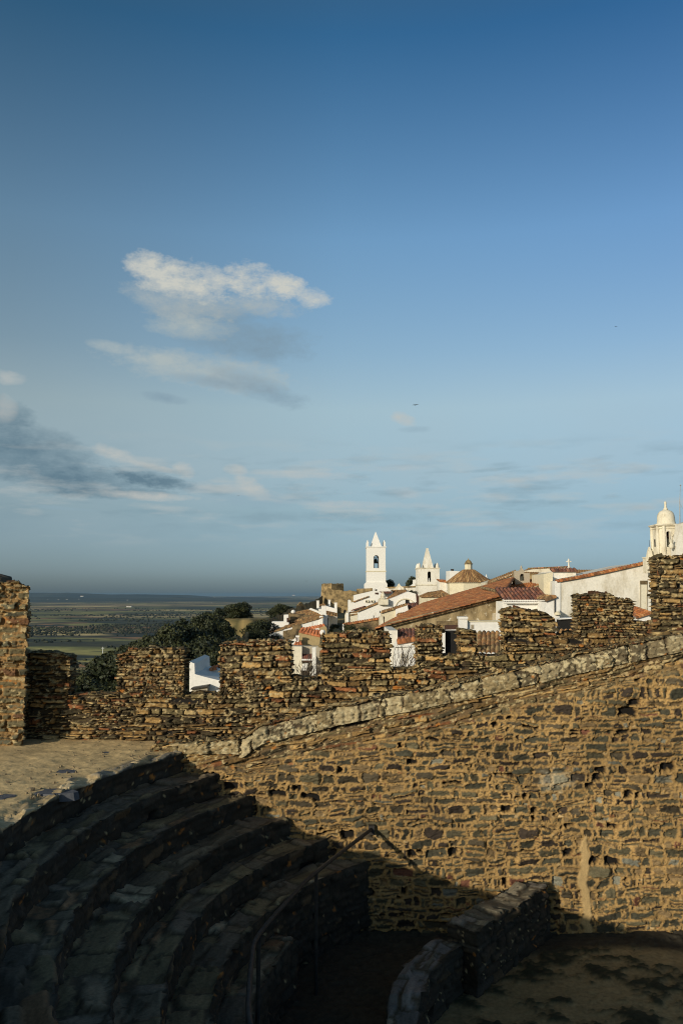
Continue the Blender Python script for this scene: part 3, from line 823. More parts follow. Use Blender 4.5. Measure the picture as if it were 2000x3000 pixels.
def far_woods():
    v, f = ico(); rng = np.random.RandomState(3); V = []; Fc = []; C = []; b = 0; n = 0
    while n < 5200:
        Y = 900 * (11.0 ** rng.rand()); px = rng.uniform(-60, 960); x = (px - 1000) / F * Y
        d = fbm(np.array([x / 500]), np.array([Y / 260]), 241, 3)[0] + .35 * (fbm(np.array([x / 1500]), np.array([Y / 900]), 243)[0] - .5)
        if rng.rand() > (d - .53) * 7: continue
        if terrain_h(np.array([x]), np.array([Y]))[0] > PLAIN + 4: continue
        s = rng.uniform(3.0, 6.2) * (1 + .25 * (Y > 4000))
        jit = rng.uniform(.72, 1.25, (len(v), 1))
        V.append(v * jit * np.array([s * rng.uniform(.9, 1.5), s, s * .8]) + np.array([x, Y, PLAIN + s * .6]))
        Fc.append(f + b); b += len(v); n += 1
        C.append(np.tile(np.array((.026, .028, .013)) * rng.uniform(.6, 1.5), (len(v), 1)))
    o = mesh_obj('far_woods', np.concatenate(V), np.concatenate(Fc), M['leaf'], None, True, np.concatenate(C))
    tag(o, 'scattered dark holm oaks and woods dotting the plain below the village', 'woodland', kind='stuff')


far_woods()


def farmhouses():
    rng = random.Random(4)
    for px, py, w in ((140, 1757, 14), (172, 1757, 18), (196, 1756, 20), (231, 1755, 16), (343, 1762, 16), (374, 1758, 20), (378, 1778, 60), (240, 1747, 40), (620, 1765, 14), (425, 1807, 12), (628, 1749, 16), (860, 1744, 34)):
        p = P3(px, py, 1.0); Y = (PLAIN + 3) / p.z if p.z < -1e-3 else 24000
        if Y > 18000 or Y < 0: Y = 17500
        x = p.x * Y; z0 = PLAIN if Y < 15000 else p.z * Y - 4
        wd = w / 14 * 6.5 * max(1, Y / 9000); hh = wd * .3
        r = empty('farmhouse', (x, Y, z0), None, None)
        b = MB(); b.box(x - wd, x + wd, Y, Y + wd, z0, z0 + hh); b.build('wall', M['white'], r)
        b = MB(); b.prism([(x - wd * 1.05, Y - wd * .1, z0 + hh), (x - wd * 1.05, Y + wd * 1.1, z0 + hh), (x - wd * 1.05, Y + wd * .5, z0 + hh * 1.5)], (wd * 2.1, 0, 0)); b.build('roof', M['orange_far'], r)
        tag(r, 'tiny white farmhouse far out on the plain', 'farmhouse', 'white farmhouses far out on the plain')


M['orange_far'] = mat_two('faded_tile', [(.3, (.28, .15, .09)), (.7, (.4, .24, .15))], .2)
farmhouses()


# ------------------------------------------------------------------ trees
def leaf_cloud(rng, blobs, nleaf, size, cols, flat=.75):
    V = []; C = []; w = np.array([b[3] ** 2 for b in blobs]); w /= w.sum()
    for b, k in zip(blobs, (w * nleaf).astype(int) + 3):
        d = rng.normal(size=(k, 3)); d /= np.linalg.norm(d, axis=1)[:, None]
        r = b[3] * (.45 + .6 * rng.rand(k) ** .6)[:, None]
        c = np.array(b[:3]) + d * r * np.array([1, 1, flat])
        a = rng.normal(size=(k, 3)); a /= np.linalg.norm(a, axis=1)[:, None]
        e = np.cross(a, d + .6 * rng.normal(size=(k, 3))); e /= np.linalg.norm(e, axis=1)[:, None] + 1e-9
        s = size * rng.uniform(.6, 1.4, (k, 1))
        V.append(np.stack([c - a * s, c - e * s * .55, c + a * s, c + e * s * .55], 1).reshape(-1, 3))
        cc = np.array(cols[rng.randint(len(cols))]) * rng.uniform(.7, 1.3, (k, 1)); C.append(np.repeat(cc, 4, 0))
    V = np.concatenate(V); C = np.concatenate(C)
    return V, np.arange(len(V)).reshape(-1, 4), C


def tree_meshes(seed, h, r, kind):
    """meshes of a trunk and a crown, base at the origin"""
    rng = np.random.RandomState(seed); pr = random.Random(seed)
    b = MB(); blobs = []
    th = h * (.28 if kind == 'round' else .12)
    lean = (pr.uniform(-.05, .05) * h, pr.uniform(-.05, .05) * h)
    b.tube([(0, 0, -1.2), (lean[0] * .3, lean[1] * .3, th * .6), (lean[0], lean[1], h * .55), (lean[0] * 1.3, lean[1] * 1.3, h * .85)], h * .035, h * .008, 7)
    n = {'round': 20, 'cone': 16, 'bush': 13}[kind]
    for k in range(n):
        a = pr.uniform(0, 6.283); t = (k + .5) / n
        if kind == 'round':
            z = h * (.34 + .58 * t); rad = r * math.sqrt(max(.05, 1 - ((t - .42) / .62) ** 2)) * pr.uniform(.35, .85); s = r * pr.uniform(.3, .5)
        elif kind == 'cone':
            z = h * (.12 + .84 * t); rad = r * (1 - t) ** .7 * pr.uniform(.2, .75); s = r * (.24 + .42 * (1 - t)) * pr.uniform(.8, 1.2)
        else:
            z = h * (.2 + .62 * t); rad = r * math.sqrt(max(.05, 1 - (t * .95) ** 2)) * pr.uniform(.3, .9); s = r * pr.uniform(.32, .5)
        p = (lean[0] * t + rad * math.cos(a), lean[1] * t + rad * math.sin(a), z)
        blobs.append(p + (s,))
        if k % 2 == 0: b.tube([(lean[0] * .5, lean[1] * .5, max(th * .6, z * .55)), p], h * .013, h * .004, 5)
    tr = (b.v, b.f)
    dark = {'round': [(.034, .04, .016), (.05, .054, .02), (.026, .032, .014)], 'cone': [(.024, .031, .014), (.034, .04, .017)], 'bush': [(.04, .046, .016), (.066, .068, .024), (.03, .035, .014)]}[kind]
    lf = leaf_cloud(rng, blobs, {'round': 6500, 'cone': 5000, 'bush': 4200}[kind], max(.08, .026 * h), dark)
    return tr, lf


_proto = {}


def plant(name, kind, x, y, z, h, r, label, cat, group=None, seed=0, rot=0.0):
    key = (kind, seed % 3)
    if key not in _proto:
        tr, lf = tree_meshes(50 + hash(kind) % 7 * 0 + (seed % 3) * 11 + len(kind), 6.0, {'round': 2.6, 'cone': 1.7, 'bush': 3.2}[kind], kind)
        root = bpy.data.objects.new(name, None)
        a = mesh_obj('trunk', tr[0], tr[1], M['bark'], None); c = mesh_obj('crown', lf[0], lf[1], M['leaf'], None, False, lf[2])
        for q in (a, c): col.objects.unlink(q)
        _proto[key] = (a, c)
    o = bpy.data.objects.new(name, None); col.objects.link(o); o.empty_display_size = .5
    o.location = (x, y, z); o.rotation_euler = (0, 0, rot)
    br = {'round': 2.6, 'cone': 1.7, 'bush': 3.2}[kind]
    o.scale = (r / br, r / br, h / 6.0)
    for p in _proto[key]:
        q = p.copy(); col.objects.link(q); q.parent = o; q.name = p.name.split('.')[0]
    return tag(o, label, cat, group)


def tree_at(px, py_top, Y, h, r, kind, label, cat='tree', group=None, seed=0, name=None):
    p = P3(px, py_top, Y)
    return plant(name or {'round': 'oak_tree', 'cone': 'cypress_tree', 'bush': 'shrub'}[kind], kind, p.x, Y, p.z - h, h, r, label, cat, group, seed, rot=seed * 1.7)


tree_at(640, 1779, 132, 7.5, 2.4, 'cone', 'tallest pointed dark tree at the top of the wooded slope', seed=1)
tree_at(606, 1792, 128, 7, 2.6, 'cone', 'pointed dark tree just left of the tallest one on the wooded slope', seed=2)
tree_at(692, 1768, 152, 4.6, 2.9, 'round', 'broad dark tree on the grassy ledge beside the wooded slope', seed=1)
tree_at(720, 1765, 153, 4.4, 1.6, 'round', 'slim open tree with gaps standing right beside the broad ledge tree', seed=2)
tree_at(832, 1771, 172, 4.5, 3.0, 'round', 'rounded dark tree beyond the old town wall right of the ledge', seed=0)
tree_at(812, 1780, 170, 3.4, 2.0, 'round', 'smaller dark tree touching the rounded tree beyond the town wall', seed=1)
tree_at(735, 1832, 118, 4.2, 2.6, 'bush', 'leafy green tree below the ledge, left of the white houses', seed=0, name='leafy_tree')
tree_at(778, 1818, 128, 4.6, 2.8, 'round', 'dark leafy tree growing against the lowest white house', seed=2)
tree_at(1214, 1690, 182, 5, 1.9, 'round', 'dark tree rising just left of the stained second bell tower', seed=0)
tree_at(1137, 1699, 200, 4.5, 2.0, 'round', 'dark round tree at the right foot of the white bell tower', seed=1)
tree_at(1415, 1689, 158, 3.6, 2.2, 'round', 'dark treetop behind the dome, beside the small white pinnacle', seed=2)
rng = random.Random(12)
grp = 'dark trees covering the slope left of the village'
for k in range(60):
    t = rng.random(); px = 250 + 400 * t + rng.uniform(-30, 30)
    Y = rng.uniform(62, 134); top = np.interp(px, [200, 250, 340, 430, 500, 560, 640, 700], [1985, 1950, 1925, 1890, 1850, 1822, 1800, 1850]) - 12 + 14 * (px > 540) + rng.random() ** 1.5 * 120 * (1 - (Y - 62) / 110)
    h = rng.uniform(4.2, 6.5) * (.65 + .35 * Y / 130); p = P3(px, top, Y)
    gz = float(terrain_h(np.array([p.x]), np.array([Y]))[0])
    h = min(10.0, max(3.6, (p.z - gz) / .95)); z = gz - .1
    kind = ('round', 'round', 'bush', 'cone')[k % 4]
    plant({'round': 'oak_tree', 'cone': 'cypress_tree', 'bush': 'leafy_tree'}[kind], kind, p.x, Y, z, h, min(3.1, h * (.3 if kind == 'cone' else .5)), 'dark leafy tree in the dense wood covering the slope left of the village', 'tree', grp, k, k * 1.3)
for k in range(30):
    px = 415 + 262 * (k + rng.random()) / 30; Y = rng.uniform(98, 132)
    top = np.interp(px, [415, 490, 561, 607, 625, 660, 690], [1888, 1848, 1828, 1800, 1806, 1812, 1830]) + rng.choice((0, 4, 14, 24))
    p = P3(px, top, Y); gz = float(terrain_h(np.array([p.x]), np.array([Y]))[0]); h = min(10.5, max(3.4, p.z - gz))
    kind = ('round', 'bush', 'round', 'cone', 'bush')[k % 5]
    plant({'round': 'oak_tree', 'cone': 'cypress_tree', 'bush': 'leafy_tree'}[kind], kind, p.x, Y, p.z - h, h, 1.7 if kind == 'cone' else rng.uniform(1.9, 3.0), 'dark leafy tree in the dense wood covering the slope left of the village', 'tree', grp, k + 1, k * 2.1)
for k, (px, py, Y, h, r) in enumerate(((215, 1945, 70, 5, 2.4), (262, 1962, 62, 5, 2.6), (300, 1990, 56, 4, 2.2), (236, 1995, 50, 3.6, 2.0), (328, 1955, 74, 5, 2.4), (600, 1885, 80, 5, 2.6), (575, 1915, 66, 4.5, 2.3), (625, 1925, 64, 4, 2.2), (608, 1945, 58, 3.2, 2.0), (520, 1880, 90, 5, 2.6), (460, 1885, 96, 5, 2.6), (410, 1898, 92, 5, 2.6), (660, 1860, 104, 4, 2.4), (690, 1872, 98, 4, 2.4), (640, 1890, 90, 4, 2.2), (560, 1862, 108, 5, 2.8), (500, 1850, 118, 5.5, 2.8))):
    tree_at(px, py, Y, h, r, ('bush', 'round')[k % 2], 'dark leafy tree in the dense wood covering the slope left of the village', 'tree', grp, k, 'leafy_tree' if k % 2 == 0 else 'oak_tree')


# ------------------------------------------------------------------ old town wall, ledge and ruin beyond the village
def rough_wall(name, pts, thick, below, mat, label, cat, seed=1, amp=.5):
    rng = random.Random(seed); r = MB(); P = []
    for (a, b) in zip(pts[:-1], pts[1:]):
        n = 7
        for i in range(n):
            t = i / n; P.append(P3(a[0] + (b[0] - a[0]) * t, a[1] + (b[1] - a[1]) * t, a[2] + (b[2] - a[2]) * t))
    P.append(P3(*pts[-1]))
    rings = []
    for p in P:
        j = rng.uniform(-amp, amp) * .5; k = rng.uniform(-.2, .2)
        rings.append([(p.x, p.y + k, p.z - below), (p.x + rng.uniform(-.1, .1), p.y + k * .5, p.z - below * .5), (p.x, p.y, p.z + j), (p.x + thick * .2, p.y + thick, p.z + j * .8), (p.x + thick * .2, p.y + thick, p.z - below)])
    r.loft(rings)
    return tag(r.build(name, mat), label, cat)


rough_wall('town_wall', [(786, 1817, 148), (822, 1799, 160), (858, 1783, 172), (890, 1772, 184), (926, 1757, 202), (942, 1748, 209)], 1.2, 2.2, M['gold_rubble'], 'low golden town wall climbing the ridge towards the ruined castle tower', 'wall', 2, .6)
rough_wall('ruined_wall', [(640, 1887, 100), (668, 1876, 104), (700, 1868, 108), (722, 1856, 112)], 1.0, 1.0, M['gold_rubble'], 'broken pale wall half hidden among the trees on the slope', 'wall', 5, .7)
rough_wall('ruined_wall', [(562, 1909, 84), (580, 1900, 86), (602, 1891, 88)], .8, .8, M['gold_rubble'], 'short pale scrap of wall among the trees, below the longer broken wall', 'wall', 6, .4)
cpt = P3(712, 1812, 153)
rg = random.Random(8); nn = 34
jag = [1 + .12 * math.sin(i * 1.9) + rg.uniform(-.06, .06) for i in range(nn)]
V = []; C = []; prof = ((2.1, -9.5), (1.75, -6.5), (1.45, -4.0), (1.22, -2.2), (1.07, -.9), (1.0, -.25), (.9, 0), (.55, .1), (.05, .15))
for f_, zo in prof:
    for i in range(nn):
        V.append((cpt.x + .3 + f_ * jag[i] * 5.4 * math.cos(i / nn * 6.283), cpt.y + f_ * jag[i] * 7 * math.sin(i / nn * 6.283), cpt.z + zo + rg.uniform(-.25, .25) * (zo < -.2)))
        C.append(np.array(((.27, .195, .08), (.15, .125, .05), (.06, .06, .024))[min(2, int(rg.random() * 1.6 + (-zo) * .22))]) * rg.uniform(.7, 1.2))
idx = np.arange(len(prof) * nn).reshape(len(prof), nn); nx_ = np.roll(idx, -1, 1)
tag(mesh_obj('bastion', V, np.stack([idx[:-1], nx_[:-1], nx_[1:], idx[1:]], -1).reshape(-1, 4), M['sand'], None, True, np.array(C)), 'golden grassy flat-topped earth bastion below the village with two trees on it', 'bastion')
for (pts, lab) in (([(868, 1775, 180), (880, 1764, 181), (893, 1775, 182)], 'small golden ruined gable on the town wall beside the rounded tree'),):
    P = [P3(*p) for p in pts]; b = MB(); lo = [Vector((P[0].x, P[0].y, P[0].z - 2.5)), Vector((P[2].x, P[2].y, P[2].z - 2.5))]
    b.prism([lo[0], lo[1], P[2], P[1] + Vector((.25, 0, 0)), P[1] - Vector((.25, 0, 0)), P[0]], (0, 1.2, 0)); tag(b.build('ruined_gable', M['gold_rubble']), lab, 'ruin')
p = P3(302, 1895, 400); b = MB(); b.tube([(p.x, 400, p.z - 5), (p.x, 400, p.z)], .18, .12, 6); b.box(p.x - .8, p.x + .8, 399.9, 400.1, p.z - .7, p.z - .55)
tag(b.build('utility_pole', M['rod']), 'thin pale utility pole down on the slope left of the battlements', 'utility pole')

# ------------------------------------------------------------------ birds
for px, py, Y, s, rot, lab in ((1216, 1187, 60, .075, .35, 'bird with spread wings gliding left of centre above the small cloud'), (1803, 957, 80, .05, -.2, 'tiny distant bird high at the right of the sky'), (898, 1703, 90, .06, .2, 'tiny bird low above the horizon left of the castle ruin'), (698, 1453, 90, .045, 0, 'tiny bird in front of the pale cloud left of centre')):
    p = P3(px, py, Y); b = MB()
    b.loft([[(p.x - 3.2 * s, p.y, p.z - .2 * s)] * 1 + [(p.x - 3.2 * s + .1 * s, p.y + .3 * s, p.z - .2 * s), (p.x - 3.1 * s, p.y, p.z - .05 * s)],
            [(p.x - 1.5 * s, p.y - .4 * s, p.z + .45 * s), (p.x - 1.5 * s, p.y + .7 * s, p.z + .4 * s), (p.x - 1.5 * s, p.y, p.z + .75 * s)],
            [(p.x, p.y - 1.3 * s, p.z), (p.x, p.y + 1.6 * s, p.z), (p.x, p.y, p.z + .6 * s)],
            [(p.x + 1.5 * s, p.y - .4 * s, p.z + .75 * s), (p.x + 1.5 * s, p.y + .7 * s, p.z + .7 * s), (p.x + 1.5 * s, p.y, p.z + 1.05 * s)],
            [(p.x + 3.2 * s, p.y, p.z + .5 * s), (p.x + 3.1 * s, p.y + .3 * s, p.z + .5 * s), (p.x + 3.1 * s, p.y, p.z + .65 * s)]])
    tag(b.build('bird', M['iron']), lab, 'bird', 'birds in the sky')

# =================================================================== the village
def wall_prism(name, pts, Y, D, mat, parent, slant=0.0):
    """a front face given in photo pixels at distance Y, carried back D metres"""
    poly = [P3(px, py, Y) for px, py in pts]
    b = MB(); b.prism(poly, (slant, D, 0)); return b.build(name, mat, parent)


def at(px, py, Y, dy=0, dx=0, dz=0):
    p = P3(px, py, Y); return (p.x + dx, p.y + dy, p.z + dz)


TILES = {'red': [(.36, .125, .042), (.28, .1, .038), (.42, .17, .06), (.24, .1, .045), (.34, .17, .07)],
         'brown': [(.27, .14, .058), (.2, .11, .05), (.34, .2, .085), (.25, .17, .08), (.15, .09, .045)],
         'dark': [(.17, .07, .045), (.13, .06, .045), (.22, .1, .06), (.1, .055, .045)],
         'orange': [(.5, .17, .07), (.42, .14, .06), (.55, .22, .1)],
         'gold': [(.42, .24, .09), (.34, .19, .08), (.48, .3, .13), (.25, .14, .07)]}


def tile_roof(name, a, b_, c, d, parent, pal='red', pitch=.24, rowlen=.42, thick=.1, seed=1, depth=None, seg=6):
    """barrel-tiled slope: a, b_ = lower left and right (eave), c, d = upper right and left"""
    A, B, Cc, D = (np.array(v, float) for v in (a, b_, c, d))
    rng = np.random.RandomState(seed)
    W = np.linalg.norm(B - A); W2 = np.linalg.norm(Cc - D); L = max(np.linalg.norm(D - A), np.linalg.norm(Cc - B))
    nt = max(2, int(round(max(W, W2) / pitch))); nr = max(1, int(round(L / rowlen)))
    nrm = np.cross(B - A, D - A); nrm /= np.linalg.norm(nrm)
    if nrm[2] < 0: nrm = -nrm
    hgt = depth if depth is not None else pitch * .3
    nu = nt * seg; us = np.arange(nu + 1) / nu; ph = (us * nt) % 1.0
    prof = np.abs(np.sin(np.pi * us * nt)) ** .8 * hgt
    rows = []; cols = []; P_ = np.array(TILES[pal])
    tid = np.minimum((us * nt).astype(int), nt - 1)
    base = P_[rng.randint(len(P_), size=(nr, nt))] * rng.uniform(.75, 1.25, (nr, nt, 1))
    wob = rng.uniform(-.012, .012, (nr + 1, nt + 1))
    gut = .62 + .38 * (np.abs(np.sin(np.pi * us * nt)) > .35)
    for r in range(nr):
        for k, v in enumerate((r / nr, (r + .999) / nr)):
            lo_ = A + (B - A) * us[:, None]; hi_ = D + (Cc - D) * us[:, None]
            p = lo_ + (hi_ - lo_) * v + nrm * (prof + (.03 if k == 0 else 0) + wob[r][tid])[:, None]
            rows.append(p); cols.append(base[r][tid] * gut[:, None])
    rows.insert(0, A + (B - A) * us[:, None] - nrm * thick); cols.insert(0, cols[0])
    rows.append(D + (Cc - D) * us[:, None] - nrm * thick); cols.append(cols[-1])
    G = np.stack(rows); ni, nj = G.shape[:2]; idx = np.arange(ni * nj).reshape(ni, nj)
    f = np.stack([idx[:-1, :-1], idx[:-1, 1:], idx[1:, 1:], idx[1:, :-1]], -1).reshape(-1, 4)
    # underside
    V = G.reshape(-1, 3); n0 = len(V)
    f = np.concatenate([f, [[idx[0, 0], idx[-1, 0], idx[-1, -1], idx[0, -1]]]])
    return mesh_obj(name, V, f, M['tile'], parent, False, np.stack(cols).reshape(-1, 3))


def ridge_caps(name, p, q, parent, r=.12, pal='red', seed=1):
    rng = random.Random(seed); P, Q = Vector(p), Vector(q); n = max(1, int((Q - P).length / .45)); b = MB()
    for i in range(n):
        b.cur = tuple(c * rng.uniform(.7, 1.25) for c in rng.choice(TILES[pal]))
        b.tube([P + (Q - P) * (i / n), P + (Q - P) * ((i + 1.05) / n)], r, r * .85, 8)
    return b.build(name, M['tile'], parent, True, colors=True)


def arch_pts(x0, x1, z0, z1, n=10):
    """outline of a round-headed opening, from lower left round to lower right"""
    r = (x1 - x0) / 2; zs = z1 - r
    return [(x0, z0)] + [((x0 + x1) / 2 - r * math.cos(math.pi * i / n), zs + r * math.sin(math.pi * i / n)) for i in range(n + 1)] + [(x1, z0)]


def arched_shaft(name, cx, cy, w, z0, z1, ox0, ox1, oz0, oz1, mat, parent, t=.5, sides=True):
    """hollow square belfry with a round-headed opening through front and back"""
    b = MB(); x0, x1 = cx - w / 2, cx + w / 2; y0, y1 = cy, cy + w
    ar = arch_pts(ox0, ox1, oz0, oz1)
    for ya, yb in ((y0, y0 + t), (y1 - t, y1)):
        b.box(x0, ox0, ya, yb, z0, z1); b.box(ox1, x1, ya, yb, z0, z1)
        if oz0 - z0 > .01: b.box(ox0, ox1, ya, yb, z0, oz0)
        head = [(ox0, ya, z1)] + [(x, ya, z) for x, z in ar[1:-1]] + [(ox1, ya, z1)]
        b.prism(head, (0, yb - ya, 0))
    b.box(x0, x0 + t, y0 + t, y1 - t, z0, z1); b.box(x1 - t, x1, y0 + t, y1 - t, z0, z1)
    b.box(x0 + t, x1 - t, y0 + t, y1 - t, z1 - .3, z1 - .02); b.box(x0 + t, x1 - t, y0 + t, y1 - t, z0, max(z0 + .2, oz0 - .02))
    return b.build(name, mat, parent)


def arch_band(name, x0, x1, z0, z1, y, wdt, dep, mat, parent):
    b = MB(); o = arch_pts(x0 - wdt, x1 + wdt, z0, z1 + wdt, 12); i = arch_pts(x0, x1, z0, z1, 12)
    rings = [[(a[0], y - dep, a[1]), (a[0], y + .08, a[1]), (c[0], y + .08, c[1]), (c[0], y - dep, c[1])] for a, c in zip(o, i)]
    b.loft(rings); return b.build(name, mat, parent)


def bell(name, x, y, ztop, h, parent):
    b = MB(); b.lathe((x, y, ztop - h), [(.52 * h, 0), (.5 * h, .06 * h), (.36 * h, .25 * h), (.3 * h, .55 * h), (.24 * h, .8 * h), (.1 * h, .88 * h), (.07 * h, 1.0 * h)], 14)
    return b.build(name, M['bronze'], parent, True)


def chimney(px0, px1, py0, py1, Y, parent, mat=None, d=None, name='chimney'):
    a = P3(px0, py1, Y); c = P3(px1, py0, Y); w = c.x - a.x; d = d or w
    b = MB(); b.box(a.x, c.x, Y, Y + d, a.z, c.z - .12); b.box(a.x - .06, c.x + .06, Y - .06, Y + d + .06, c.z - .12, c.z)
    return b.build(name, mat or M['white'], parent)


def house(name, px, py, Y, label, cat='house', group=None):
    p = P3(px, py, Y); return empty(name, (p.x, Y, p.z), label, cat, group)


# ---- white bell tower
def white_tower():
    Y = 190; s = Y / F
    c = P3(1101.5, 1723, Y); r = empty('bell_tower', (c.x, Y, c.z - 5), 'tall slim white bell tower with pointed spire and corner posts', 'bell tower')
    W = 55.6 * s; cx = P3(1101.3, 1650, Y).x; z = lambda py: P3(1100, py, Y).z
    b = MB(); b.box(cx - W / 2 - .02, cx + W / 2 + .02, Y - .02, Y + W + .02, c.z - 6, z(1675)); 
    b.build('shaft', M['white'], r)
    b = MB(); b.prism([(cx - W / 2 - .5, Y - .4, c.z - 6), (cx + W / 2 + .35, Y - .4, c.z - 6), (cx + W / 2 + .35, Y - .4, z(1711)), (cx + W / 2 + .1, Y - .4, z(1706)), (cx - W / 2 - .1, Y - .4, z(1706)), (cx - W / 2 - .5, Y - .4, z(1711))], (0, W + .8, 0)); b.build('base', M['white'], r)
    ox0, ox1 = P3(1094.3, 1650, Y).x, P3(1108.6, 1650, Y).x
    arched_shaft('belfry', cx, Y, W, z(1673.5), z(1603), ox0, ox1, z(1664.5), z(1626.8), M['white'], r)
    arch_band('window_frame', ox0 + .12, ox1 - .12, z(1664.5), z(1628.3), Y + .03, .16, .05, M['iron'], r)
    for py in (1674, 1603):
        b = MB(); b.box(cx - W / 2 - .14, cx + W / 2 + .14, Y - .14, Y + W + .14, z(py) - .1, z(py) + .16); b.build('cornice', M['cream'] if py > 1650 else M['white'], r)
    bell('bell', (ox0 + ox1) / 2, Y + W / 2, z(1634), 1.25, r)
    b = MB(); b.box(ox0 - .5, ox1 + .5, Y + W / 2 - .08, Y + W / 2 + .08, z(1634), z(1632)); b.build('bell_beam', M['wood'], r)
    pw = 6 * s
    for ix in (0, 1):
        for iy in (0, 1):
            x = cx - W / 2 + .02 + ix * (W - pw - .04); y = Y + .02 + iy * (W - pw - .04)
            b = MB(); b.box(x, x + pw, y, y + pw, z(1602.4) + .15, z(1587)); b.lathe((x + pw / 2, y + pw / 2, z(1587)), [(pw * .45, 0), (pw * .3, .25), (.03, .45)], 8); q = b.build('corner_post', M['white'], r)
            b = MB(); b.tube([(x + pw / 2, y + pw / 2, z(1587)), (x + pw / 2, y + pw / 2, z(1552 if (ix + iy) % 2 else 1558))], .05, .03, 5); b.build('rod', M['rod'], q)
    sw = 33.5 * s / 2; yc = Y + W / 2
    b = MB(); b.loft([[(cx - sw, yc - sw, z(1601)), (cx + sw, yc - sw, z(1601)), (cx + sw, yc + sw, z(1601)), (cx - sw, yc + sw, z(1601))], [(cx - .05, yc - .05, z(1556)), (cx + .05, yc - .05, z(1556)), (cx + .05, yc + .05, z(1556)), (cx - .05, yc + .05, z(1556))]])
    sp = b.build('spire', M['white'], r)
    b = MB(); b.tube([(cx, yc, z(1557)), (cx, yc, z(1544))], .05, .04, 6); b.prism([(cx + .04, yc, z(1549)), (cx + .5, yc, z(1547.5)), (cx + .45, yc, z(1545)), (cx + .04, yc, z(1545.5))], (0, .03, 0)); b.build('weather_vane', M['iron'], sp)


white_tower()


def second_tower():
    Y = 165; s = Y / F; r = house('bell_tower', 1255, 1745, Y, 'shorter stained cream bell tower with a stone spire, right of the white one', 'bell tower')
    cx = P3(1255, 1700, Y).x; W = 63.5 * s; z = lambda py: P3(1250, py, Y).z
    b = MB(); b.box(cx - W / 2, cx + W / 2, Y, Y + W, z(1745) - 4, z(1714)); b.build('shaft', M['white_worn'], r)
    ox0, ox1 = P3(1252, 1700, Y).x, P3(1262, 1700, Y).x
    arched_shaft('belfry', cx, Y, W, z(1713.8), z(1665), ox0, ox1, z(1704.5), z(1674), M['white_worn'], r)
    b = MB(); b.box(cx - .6, cx + .6, Y + W * .7, Y + W * .7 + .1, z(1706), z(1670)); b.build('dark_sheet', M['dark'], r)  # dark sheet added behind the arch, standing in for the shade inside
    b = MB(); b.lathe(((ox0 + ox1) / 2 - .05, Y + .3, z(1704.5)), [(.14, 0), (.17, .25), (.1, .5), (.12, .62), (.02, .8)], 8); b.build('statue', M['white'], r)
    for py in (1714, 1665):
        b = MB(); b.box(cx - W / 2 - .12, cx + W / 2 + .12, Y - .12, Y + W + .12, z(py) - .08, z(py) + .12); b.build('cornice', M['cream_stained'], r)
    for ix in (0, 1):
        for iy in (0, 1):
            x = cx - W / 2 + .36 + ix * (W - .72); y = Y + .36 + iy * (W - .72); b = MB()
            b.lathe((x, y, z(1665) + .12), [(.36, 0), (.36, .35), (.3, .6), (.2, .85), (.04, 1.05)], 10); b.build('pinnacle', M['white_worn'], r)
    yc = Y + W / 2; sw = 31.5 * s / 2; b = MB()
    b.loft([[(cx + a * sw * 1.02, yc + c * sw * 1.02, z(1665) + .12) for a, c in ((-1, -1), (1, -1), (1, 1), (-1, 1))], [(cx + a * .2, yc + c * .2, z(1604)) for a, c in ((-1, -1), (1, -1), (1, 1), (-1, 1))]])
    b.build('spire', M['white_worn'], r)


second_tower()


